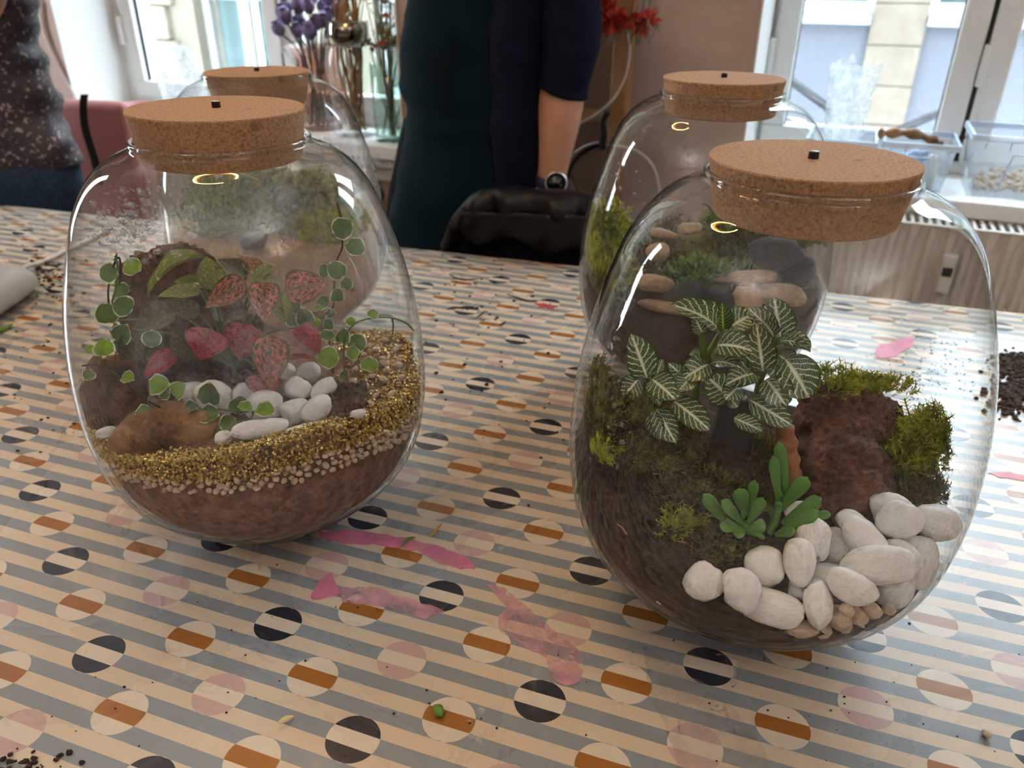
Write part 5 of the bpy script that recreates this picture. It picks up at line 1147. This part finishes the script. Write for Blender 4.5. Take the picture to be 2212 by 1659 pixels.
cable('thin white cable running beside the black one behind the forearm', [(1308, 306), (1275, 312), (1248, 325), (1228, 345), (1210, 372)], -.055, .0026, cable_w)
cable('thin brown cable hanging below the watch against the wall', [(1226, 372), (1240, 392), (1248, 420), (1248, 470)], -.045, .0022, stem_b)
cable('pair of pale cables arching across the pine post behind the moss jar', [(1308, 312), (1350, 318), (1385, 332), (1412, 362), (1424, 410), (1426, 480)], -.055, .0028, cable_w)
cable('black strap tying the cables to the pine stand', [(1312, 242), (1302, 262), (1304, 290), (1300, 322)], -.055, .008, rubber, 'cable_strap')
cable('white cable running down the wall beside the left window reveal', [(85, 0), (96, 70), (125, 140), (162, 208), (180, 260)], .044, .004, cable_w)

# ------------------------------------------------------------------ people
skin = Mat('skin', 0.5); skin.speckle([(0.3, srgb(186, 132, 104)), (0.7, srgb(206, 156, 128))], 14, 3); skin.b.inputs['Subsurface Weight'].default_value = 0
hair = Mat('brown_hair', 0.6, srgb(64, 44, 32)); teal = Mat('teal_apron_cloth', 0.85, spec=0.12); teal.speckle([(0.3, srgb(3, 20, 27)), (0.7, srgb(7, 32, 40))], 7, 3, 0.5, 0.2, .01)
navy = Mat('navy_sweater', 0.9, spec=0.1); navy.speckle([(0.3, srgb(14, 15, 30)), (0.7, srgb(23, 25, 44))], 40, 4, 0.6, 0.3, .002)
jeans = Mat('blue_jeans', 0.85); jeans.speckle([(0.3, srgb(22, 40, 62)), (0.7, srgb(38, 62, 90))], 90, 4, 0.6, .2, .001)
blackc = Mat('black_cloth', 0.9, srgb(8, 9, 11), spec=0.1)
speck = Mat('speckled_dark_shirt', 0.55); a_ = speck.noise(95, 3, 0.6); b_ = speck.noise(60, 4, .6); cc_ = speck.mix(b_.sm(.4, .6), srgb(38, 36, 52), srgb(56, 44, 48)); speck.set('Base Color', speck.mix(a_.sm(.58, .64), cc_, srgb(166, 150, 146))); speck.bump(speck.noise(9, 3, .5), .5, .03)
def skinned(name, joints, edges, mat, parent, root=0, sub=2):
    me = bpy.data.meshes.new(name); me.from_pydata([j[0] for j in joints], edges, []); o = link(name, me, parent)
    o.modifiers.new('skin', 'SKIN'); me.skin_vertices.new() if hasattr(me.skin_vertices, 'new') and not me.skin_vertices else None
    for v, j in zip(me.skin_vertices[0].data, joints): v.radius = j[1] if isinstance(j[1], tuple) else (j[1], j[1])
    me.skin_vertices[0].data[root].use_root = True
    m2 = o.modifiers.new('sub', 'SUBSURF'); m2.levels = m2.render_levels = sub
    dg = bpy.context.evaluated_depsgraph_get(); ev = bpy.data.meshes.new_from_object(o.evaluated_get(dg)); o.modifiers.clear(); o.data = ev; ev.materials.clear(); ev.materials.append(mat.m); ev.shade_smooth(); return o
def person(label, loc, rz, elbowR, wristR, elbowL, wristL, h=1.0, shl=.13, shR=None):
    t = thing('person', label, 'person', loc, (0, 0, rz))
    J = [((0, 0, .95 * h), (.085, .07)), ((0, 0, 1.12 * h), (.08, .06)), ((0, .01, 1.30 * h), (.09, .065)), ((0, 0, 1.42 * h), (.075, .06)), ((0, 0, 1.50 * h), .052), ((0, -.015, 1.58 * h), .075), ((0, -.01, 1.67 * h), (.082, .098)), ((0, .005, 1.745 * h), .055),
         ((.05, 0, .88 * h), .05), ((.06, -.01, .50 * h), .045), ((.08, .02, .10 * h), .042), ((.10, -.13, .035 * h), .035),
         ((-.05, 0, .88 * h), .05), ((-.06, -.01, .50 * h), .045), ((-.08, .02, .10 * h), .042), ((-.10, -.13, .035 * h), .035),
         (shR or (shl, 0, 1.38 * h), .045), (elbowR, .034), (wristR, .024), ((-shl, 0, 1.38 * h), .045), (elbowL, .034), (wristL, .024)]
    E = [(0, 1), (1, 2), (2, 3), (3, 4), (4, 5), (5, 6), (6, 7), (0, 8), (8, 9), (9, 10), (10, 11), (0, 12), (12, 13), (13, 14), (14, 15), (3, 16), (16, 17), (17, 18), (3, 19), (19, 20), (20, 21)]
    for base, el in ((18, elbowR), (21, elbowL)):      # palm, four fingers and a thumb, slightly curled
        wv = Vector(J[base][0]); d = (wv - Vector(el)).normalized(); sd = d.cross(Vector((0, 1, 0))).normalized(); fw = sd.cross(d)
        pm = len(J); J.append((tuple(wv + d * .05), (.026, .034))); E.append((base, pm)); k2 = len(J); J.append((tuple(wv + d * .085), (.018, .036))); E.append((pm, k2))
        for q, ln in ((-.027, .055), (-.009, .070), (.009, .074), (.027, .064)):
            a = len(J); J.append((tuple(wv + d * .095 + fw * q), .0095)); E.append((k2, a)); J.append((tuple(wv + d * (.095 + ln * .5) + fw * q + sd * .006), .0085)); E.append((a, a + 1)); J.append((tuple(wv + d * (.095 + ln) + fw * q + sd * .024), .007)); E.append((a + 1, a + 2))
        a = len(J); J.append((tuple(wv + d * .05 - fw * .038), .011)); E.append((pm, a)); J.append((tuple(wv + d * .085 - fw * .056 + sd * .01), .009)); E.append((a, a + 1))
    body = skinned('body', J, E, skin, t)
    # face and hair
    for s in (-1, 1):
        MB().ico((s * .032, -.098, 1.665 * h), .012, 2).obj('eye', frame_white, t); MB().ico((s * .088, .0, 1.655 * h), 1, 2, 0, (.012, .022, .032)).obj('ear', skin, t)
    MB().tube([(0, -.098, 1.675 * h), (0, -.118, 1.640 * h), (0, -.104, 1.628 * h)], [.008, .014, .011], 8).obj('nose', skin, t)
    MB().ico((0, -.096, 1.595 * h), 1, 2, 0, (.024, .010, .007)).obj('mouth', pk_m, t)
    MB().ico((0, .018, 1.705 * h), 1, 3, .03, (.102, .112, .098)).obj('hair', hair, t)
    return t
def loft(parent, name, mat, secs, n=28, smooth=True, wrinkle=0.0, seed=0):
    """secs: centre (world), half vectors a and b"""
    vs, fs = [], []
    for c, a, b in secs:
        for i in range(n):
            q = 2 * math.pi * i / n; p = c + a * math.cos(q) + b * math.sin(q)
            if wrinkle: p = p + (p - c).normalized() * wrinkle * noise.noise(Vector((p.x * 9 + seed, p.y * 9, p.z * 26)))
            vs.append(p)
    for j in range(len(secs) - 1):
        for i in range(n): fs.append((j * n + i, j * n + (i + 1) % n, (j + 1) * n + (i + 1) % n, (j + 1) * n + i))
    fs += [tuple(range(n - 1, -1, -1)), tuple((len(secs) - 1) * n + i for i in range(n))]
    mb = MB(); mb.add(vs, fs); inv = Matrix.Rotation(-parent.rotation_euler.z, 4, 'Z'); mb.v = [tuple(inv @ (Vector(p) - Vector(parent.location))) for p in mb.v]
    return mb.obj(name, mat, parent, smooth)
def interp_secs(S, k=5):
    C = spline([s[0] for s in S], k); A = spline([s[1] for s in S], k); B = spline([s[2] for s in S], k); return list(zip(C, A, B))
PW = -.27                       # the person in the apron stands between table and wall
pc = at_w(1015, 300, PW); rz = WA + math.radians(-65)
def sec(v, uL, uR, w, dp):
    a, b = at_w(uL, v, w), at_w(uR, v, w); c = (a + b) / 2; return (c, (b - a) / 2, WN * dp)
el = at_w(1237, 150, PW - .03); wr = at_w(1193, 392, PW - .07)
inv = Matrix.Rotation(-rz, 4, 'Z'); lo = lambda p: tuple(inv @ (p - Vector((pc.x, pc.y, 0))))
ap = person('person in a dark teal apron and navy sweater, standing behind the draped chair', (pc.x, pc.y, 0), rz, lo(el), lo(wr), (-.09, .0, 1.12), (-.07, .0, .95), shl=.08, shR=lo(at_w(1212, -240, PW)))
loft(ap, 'apron', teal, interp_secs([sec(620, 820, 1215, PW, .12), sec(500, 843, 1215, PW, .12), sec(400, 862, 1200, PW, .118), sec(300, 882, 1190, PW, .105), sec(240, 889, 1188, PW, .105), sec(180, 874, 1186, PW, .105), sec(110, 873, 1186, PW, .105), sec(50, 880, 1190, PW, .105), sec(-60, 905, 1200, PW, .105), sec(-180, 930, 1180, PW, .10)]), wrinkle=.008)
loft(ap, 'sweater', navy, interp_secs([sec(430, 1085, 1204, PW - .012, .112), sec(330, 1080, 1196, PW - .012, .108), sec(240, 1075, 1194, PW - .012, .104), sec(110, 1070, 1194, PW - .012, .104), sec(0, 1075, 1205, PW - .012, .104), sec(-120, 1085, 1215, PW - .01, .10), sec(-230, 1100, 1215, PW, .09)]), wrinkle=.008, seed=9)
S_ = [sec(520, 838, 1000, PW + .05, .09), sec(420, 850, 1020, PW + .05, .10), sec(330, 868, 1030, PW + .05, .10), sec(250, 886, 1040, PW + .05, .10)]
loft(ap, 'black_shirt_back', blackc, interp_secs(S_))
ax = lambda u, v, r, w=PW - .03: (at_w(u, v, w), WT * r, (WN * .9 + Vector((0, 0, .25))) * r)
loft(ap, 'sleeve', navy, interp_secs([(at_w(1208, -260, PW - .0), WT * .075, WN * .085), (at_w(1226, -120, PW - .01), WT * .064, WN * .072), (at_w(1235, 0, PW - .02), WT * .0545, WN * .062), (at_w(1233, 90, PW - .03), WT * .0535, WN * .058), (at_w(1224, 150, PW - .035), WT * .0505, WN * .054 + Vector((0, 0, .006))), (at_w(1216, 192, PW - .04), WT * .0465 + Vector((0, 0, -.013)), WN * .050 + Vector((0, 0, .008)))], 6), wrinkle=.006, seed=4)
loft(ap, 'forearm_cuff', navy, [(at_w(1216, 190, PW - .04), WT * .0475 + Vector((0, 0, -.013)), WN * .051), (at_w(1215, 198, PW - .041), WT * .0475 + Vector((0, 0, -.013)), WN * .051)])
loft(ap, 'forearm', skin, interp_secs([(at_w(1220, 165, PW - .037), WT * .0425, WN * .043), (at_w(1213, 215, PW - .042), WT * .0435, WN * .042), (at_w(1208, 265, PW - .05), WT * .0405, WN * .038), (at_w(1201, 320, PW - .06), WT * .034, WN * .031), (at_w(1194, 370, PW - .068), WT * .0295, WN * .026), (at_w(1188, 420, PW - .075), WT * .0300, WN * .024), (at_w(1182, 455, PW - .08), WT * .036, WN * .020)]))
wt = thing('wrist_watch', 'round dark-faced watch with a silver rim and navy strap on the bare wrist', 'watch', at_w(1193, 394, PW - .07))
fc = at_w(1201, 396, PW - .105); nv = (EYE - fc).normalized(); rot = nv.to_track_quat('Z', 'Y').to_matrix().to_4x4(); Mw = Matrix.Translation(fc - Vector(wt.location)) @ rot
mb = MB(); mb.lathe([(.0205, -.006), (.0225, -.003), (.0225, .002), (.0205, .004), (.0185, .0042), (.0185, -.006)], 36, Mw); mb.obj('case', Mat('silver_case', .25, srgb(190, 190, 192), Metallic=1), wt)
mb = MB(); mb.lathe([(.0188, .001), (.0188, .0034)], 36, Mw); mb.obj('dial', Mat('dark_dial', .1, srgb(16, 22, 26), spec=.7), wt)
P_ = [at_w(1193, 394, PW - .07) + (WT * .0335) * math.cos(q) + WN * .031 * math.sin(q) + Vector((0, 0, -.006 * math.cos(q))) for q in [2 * math.pi * i / 24 for i in range(25)]]
vs, fs = [], []
for p in P_: vs += [p - Vector(wt.location) + Vector((0, 0, -.011)), p - Vector(wt.location) + Vector((0, 0, .011))]
for i in range(24): fs.append((2 * i, 2 * i + 2, 2 * i + 3, 2 * i + 1))
mb = MB(); mb.add(vs, fs); so = mb.obj('strap', navy, wt); so.data.materials.clear(); so.data.materials.append(Mat('navy_strap', .6, srgb(36, 40, 84)).m); sm_ = so.modifiers.new('t', 'SOLIDIFY'); sm_.thickness = .002

# person at the left end in a speckled shirt
YL = .135                        # distance behind the table edge
def at_e(u, v, dd):             # point on a plane parallel to the far table edge, dd behind it
    d = ray(u, v); return EYE + d * ((EB + EN * dd - EYE).dot(EN) / d.dot(EN))
lx = at_e(8, 400, YL); rl = math.radians(100)
inl = Matrix.Rotation(-rl, 4, 'Z'); ll = lambda p: tuple(inl @ (p - Vector((lx.x, lx.y, 0))))
lp = person('person in a dark speckled shirt and blue jeans standing behind the table end', (lx.x, lx.y, 0), rl, ll(at_e(-28, 14, YL - .095)), ll(at_e(-170, 120, YL - .05)), (.06, .0, 1.12), (.05, .0, .97), shl=.07, shR=ll(at_e(-10, -170, YL - .04)))
def secy(v, uL, uR, y, dp): a, b = at_e(uL, v, y), at_e(uR, v, y); return ((a + b) / 2, (b - a) / 2, EN * dp)
loft(lp, 'jeans', jeans, interp_secs([secy(640, -110, 150, YL, .095), secy(560, -120, 160, YL, .10), secy(455, -125, 164, YL, .105), secy(380, -130, 160, YL, .105), secy(330, -130, 148, YL, .10)]), wrinkle=.004)
loft(lp, 'speckled_shirt', speck, interp_secs([secy(356, -140, 163, YL, .105), secy(342, -142, 160, YL, .105), secy(300, -142, 140, YL, .105), secy(250, -146, 115, YL, .105), secy(190, -156, 92, YL, .105), secy(130, -170, 74, YL, .105), secy(60, -180, 62, YL, .105), secy(0, -190, 54, YL, .105), secy(-90, -210, 36, YL, .105), secy(-160, -190, -10, YL, .10)]), wrinkle=.02, seed=2)
loft(lp, 'sleeve', speck, interp_secs([(at_e(-10, -185, YL - .03), Vector((.062, 0, 0)), Vector((0, .062, 0))), (at_e(-6, -90, YL - .07), Vector((.062, 0, 0)), Vector((0, .062, 0))), (at_e(-14, -10, YL - .095), Vector((.058, 0, .01)), Vector((0, .058, 0))), (at_e(-34, 42, YL - .10), Vector((.046, 0, .045)), Vector((0, .058, 0))), (at_e(-90, 78, YL - .08), Vector((.02, 0, .05)), Vector((0, .052, 0))), (at_e(-150, 112, YL - .055), Vector((.016, 0, .044)), Vector((0, .046, 0)))]), wrinkle=.006)

# ------------------------------------------------------------------ chairs
pinkv = Mat('dusty_pink_upholstery', 0.6, srgb(176, 116, 112))
cw = 2.29
pA = at_y(172, 215, cw); t = thing('pink_chair', 'dusty pink upholstered chair with a rounded back, behind the person in the speckled shirt', 'chair', (pA.x, pA.y, 0))
zt = pA.z
def chair(t, zt, wd, m, ang, dp=.44):
    R = Matrix.Rotation(ang, 4, 'Z')
    mb = MB(); mb.box((0, 0, zt - .20), (wd, .05, .40), R); mb.obj('backrest', m, t, True, .024, 4)
    mb = MB(); mb.box((0, -dp / 2, .45), (wd, dp, .07), R); mb.obj('seat', m, t, True, .02, 3)
    for a in (-1, 1):
        for b in (-dp + .04, -.02): MB().tube([R @ Vector((a * (wd / 2 - .03), b, 0)), R @ Vector((a * (wd / 2 - .05), b, .43))], .014, 8).obj('leg', metal_dark, t)
        MB().tube([R @ Vector((a * (wd / 2 - .06), .02, .44)), R @ Vector((a * (wd / 2 - .06), .01, zt - .30))], .013, 8).obj('back_support', metal_dark, t)
chair(t, zt, .30, pinkv, math.radians(-12), .30)
mb = MB(); P = spline([at_y(182, 204, cw - .035), at_y(179, 230, cw - .036), at_y(184, 280, cw - .037), at_y(205, 350, cw - .038), at_y(215, 400, cw - .038)], 5)
vs, fs = [], []
for p in P: vs += [p + Vector((-.010, 0, 0)), p + Vector((.010, 0, 0)), p + Vector((.010, .004, 0)), p + Vector((-.010, .004, 0))]
for i in range(len(P) - 1):
    for k in range(4): fs.append((4 * i + k, 4 * i + (k + 1) % 4, 4 * i + 4 + (k + 1) % 4, 4 * i + 4 + k))
mb.add(vs, fs); tag(mb.obj('black_strap', rubber, None, False), 'black bag strap hanging over the pink chair back', 'strap')
cb = at_w(1172, 430, -.475); t = thing('dark_chair', 'dark navy chair under the draped black jacket', 'chair', (cb.x, cb.y, 0)); navyc = Mat('dark_navy_seat', .8, srgb(8, 11, 24), spec=0.1)
chair(t, .84, .30, navyc, WA)
leather = Mat('black_leather', 0.38, srgb(15, 15, 16), spec=0.3); leather.bump(leather.noise(35, 5, .65), .6, .006)
JW = -.475
P = spline([at_w(u, v, JW) for u, v in ((972, 540), (985, 505), (1004, 480), (1030, 456), (1070, 440), (1120, 438), (1190, 446), (1250, 452), (1300, 462))], 6)
secs = []
for i, p in enumerate(P):
    k = min(1, i / 16); secs.append((p, (Vector((0, 0, 1)) * (.020 + .012 * k) + WT * (-.008)), WN * (.036 + .01 * math.sin(i * .7))))
t = thing('black_jacket', 'black leather jacket draped over the dark chair back', 'jacket', at_w(1130, 450, JW)); loft(t, 'shoulders', leather, secs, 20, True, .006, 5)
vs, fs = [], []; nU, nV = 24, 8
for i in range(nU + 1):
    u = 1015 + (1300 - 1015) * i / nU; a = at_w(u, 448 + 6 * (i / nU), JW)
    for j in range(nV + 1): dz = (.045 + .012 * math.sin(i * .5) + .03 * (i / nU)) * j / nV; vs.append(a + Vector((0, 0, -dz)) - WN * (.040 + .004 * math.sin(i * .9 + j * .5)) - Vector(t.location))
for i in range(nU):
    for j in range(nV): k = i * (nV + 1) + j; fs.append((k, k + 1, k + nV + 2, k + nV + 1))
mb = MB(); mb.add(vs, fs); o = mb.obj('front_flap', leather, t); q = o.modifiers.new('t', 'SOLIDIFY'); q.thickness = .004

# ------------------------------------------------------------------ odds and ends on the table
tool = Mat('pale_grey_plastic', 0.4, srgb(196, 196, 198))
pA, pB = at_z(-40, 640, TZ + .03), at_z(45, 588, TZ + .028)
t = thing('glue_gun', 'pale grey rounded plastic hand tool with a white cord at the table edge', 'tool', Vector((pA.x, pA.y, TZ)))
d = (pB - pA); secs = []
for k, r in ((-.4, .040), (0, .046), (.35, .046), (.7, .040), (.92, .028), (1.0, .010)): c = pA + d * k; secs.append((Vector((c.x, c.y, TZ + min(r * .62, .030) + .001)), Vector((d.y, -d.x, 0)).normalized() * r, Vector((0, 0, min(r * .62, .030)))))
loft(t, 'body', tool, interp_secs(secs, 4), 24)
P = [at_z(30, 596, TZ + .022), at_z(55, 577, TZ + .012), at_z(80, 570, TZ + .006), at_z(110, 558, TZ + .0045), at_z(140, 543, TZ + .0045), at_z(190, 520, TZ + .0045), at_z(240, 490, TZ + .0045)]
mb = MB(); mb.tube(spline(P, 6), .0042, 8); local(t, mb, 'cord', cable_w)
green_m = Mat('cut_green_leaf', .4, srgb(104, 140, 50))
def strip(name, label, cat, px, wd, mat, z=.004):
    P = spline([at_z(u, v, TZ + z) for u, v in px], 5); mb = MB(); mb.tube(P, [wd * math.sin(math.pi * min(1, max(.12, (i + .6) / len(P)))) for i in range(len(P))], 6); return tag(mb.obj(name, mat), label, cat)
strip('leaf_scrap', 'cut green leaf scrap lying near the grey hand tool', 'leaf', [(-20, 722), (5, 712), (28, 700)], .004, green_m)
strip('leaf_scrap', 'short green stem scrap on the pink paint smear', 'leaf', [(868, 1180), (880, 1165), (898, 1160)], .0016, green_m)
strip('leaf_scrap', 'yellow leaf scrap beside the pink paint smear', 'leaf', [(928, 1160), (942, 1145), (955, 1130)], .0014, Mat('yellow_leaf', .5, srgb(196, 150, 40)))
strip('leaf_scrap', 'small crumpled green scrap on an ochre circle of the oilcloth', 'leaf', [(938, 1525), (948, 1535), (955, 1548)], .004, green_m)
strip('leaf_scrap', 'pale yellow seed scrap on a grey stripe of the oilcloth', 'leaf', [(600, 1562), (618, 1553), (636, 1548)], .0022, Mat('pale_seed', .5, srgb(226, 206, 150)))
for i, px in enumerate([[(970, 592), (985, 600), (1010, 604), (1038, 601)], [(1095, 635), (1115, 642), (1140, 650), (1165, 650)], [(1025, 690), (1040, 678), (1048, 670)], [(965, 668), (985, 664), (1020, 668)], [(1078, 702), (1088, 698), (1094, 694)]]):
    strip('twig', 'dark dry twig on the oilcloth between the jars', 'twig', px, .0014, stem_b, .0015)['group'] = 'twigs between the jars'
mb = MB(); p = at_z(2132, 1585, TZ + .003); pebble(CP[1], p, .0034, .0030, .003, 0, 'single tiny white gravel bead lying alone on the oilcloth')
# soil crumbs
mb = MB()
def crumbs(n, cu, cv, su, sv, r0, r1):
    for _ in range(n):
        u, v = rnd.gauss(cu, su), rnd.gauss(cv, sv); p = at_z(u, v, TZ)
        if any(math.hypot(p.x - x, p.y - y) < .07 for x, y in JAR.values()) or (p - EB).dot(EN) > -.01 or (u < 66 and 540 < v < 700): continue
        r = U(r0, r1); mb.ico(p + Vector((0, 0, r * .5)), r, 1, .35, (1.2, 1, .7))
crumbs(34, 1060, 640, 80, 50, .0008, .0025); crumbs(18, 1010, 700, 60, 40, .0008, .0022); crumbs(220, 2190, 790, 22, 14, .0012, .004); crumbs(320, 2190, 855, 26, 22, .0012, .0042); crumbs(220, 2010, 800, 70, 40, .0004, .0011); crumbs(120, 80, 590, 40, 22, .0012, .004); crumbs(30, 60, 640, 50, 40, .0008, .0025)
crumbs(24, 1180, 800, 120, 120, .0006, .0016); crumbs(40, 700, 1450, 500, 120, .0003, .0010); crumbs(36, 1700, 1500, 350, 100, .0003, .0010); crumbs(40, 40, 1650, 60, 14, .0006, .002); crumbs(12, 1000, 850, 60, 60, .0008, .0026); crumbs(60, 100, 760, 80, 120, .0005, .002)
tag(mb.obj('soil_crumbs', soil_mat, None, False), 'dark soil crumbs scattered over the oilcloth', 'soil', kind='stuff')
# smears of dried paint
def paint_mat(name, c, al):
    m = Mat(name, 0.3, c); x = m.noise(35, 4, .6); m.set('Alpha', x.sm(.25, .8) * (.8 if al > .12 else .25) * (1 - al) + al); return m
pink1 = paint_mat('neon_pink_paint', srgb(255, 140, 176), .5); pink2 = paint_mat('thin_pink_paint', srgb(248, 176, 188), .15); glue = paint_mat('dried_glue', srgb(222, 206, 192), .10); red1 = paint_mat('red_paint', srgb(236, 96, 92), .6)
def smear(label, px, mat):
    P = []; n = len(px)
    for i in range(n):
        a, b = Vector(px[i]), Vector(px[(i + 1) % n])
        for k in range(5): q = a.lerp(b, k / 5); P.append(q + Vector((U(-1, 1), U(-1, 1))) * (b - a).length * .035)
    T_ = [at_z(q.x, q.y, TZ + .0006) for q in P]; B_ = [Vector((p.x, p.y, TZ + .0001)) for p in T_]; m = len(P); mb = MB()
    mb.add(T_ + B_, [tuple(range(m - 1, -1, -1))] + [(i, (i + 1) % m, m + (i + 1) % m, m + i) for i in range(m)]); tag(mb.obj('paint_smear', mat, None, False), label, 'paint')
smear('long neon pink paint smear beside the base of the gold gravel jar', [(690, 1150), (760, 1143), (860, 1158), (960, 1183), (1010, 1203), (1028, 1228), (985, 1228), (900, 1190), (820, 1176), (740, 1172), (690, 1162)], pink1)
smear('small pink paint blot below the long neon smear', [(670, 1288), (690, 1255), (715, 1236), (726, 1262), (738, 1282), (700, 1292), (676, 1296)], pink1)
smear('faint pink film of paint trailing from the small blot', [(735, 1270), (800, 1268), (880, 1290), (960, 1320), (920, 1335), (820, 1310), (740, 1300)], pink2)
smear('winding pink paint trail ending in a ring, between the jars', [(1050, 1262), (1090, 1270), (1120, 1295), (1150, 1320), (1180, 1350), (1230, 1385), (1262, 1420), (1255, 1472), (1225, 1482), (1190, 1465), (1180, 1420), (1130, 1395), (1080, 1365), (1075, 1335), (1095, 1312)], pink2)
smear('neon pink paint patch seen through the jar with white pebbles', [(1888, 762), (1900, 745), (1975, 728), (1972, 745), (1935, 770), (1900, 774)], pink1)
smear('narrow red paint stroke beside the jar with white pebbles', [(2135, 1021), (2180, 1018), (2225, 1032), (2225, 1042), (2160, 1031)], red1)
smear('small red paint fleck between the two back jars', [(1155, 655), (1175, 655), (1200, 662), (1195, 668), (1170, 664)], red1)
smear('dull film of dried glue in front of the jar with white pebbles', [(1390, 1400), (1440, 1425), (1560, 1500), (1640, 1600), (1680, 1700), (1480, 1700), (1440, 1580), (1400, 1480)], glue)
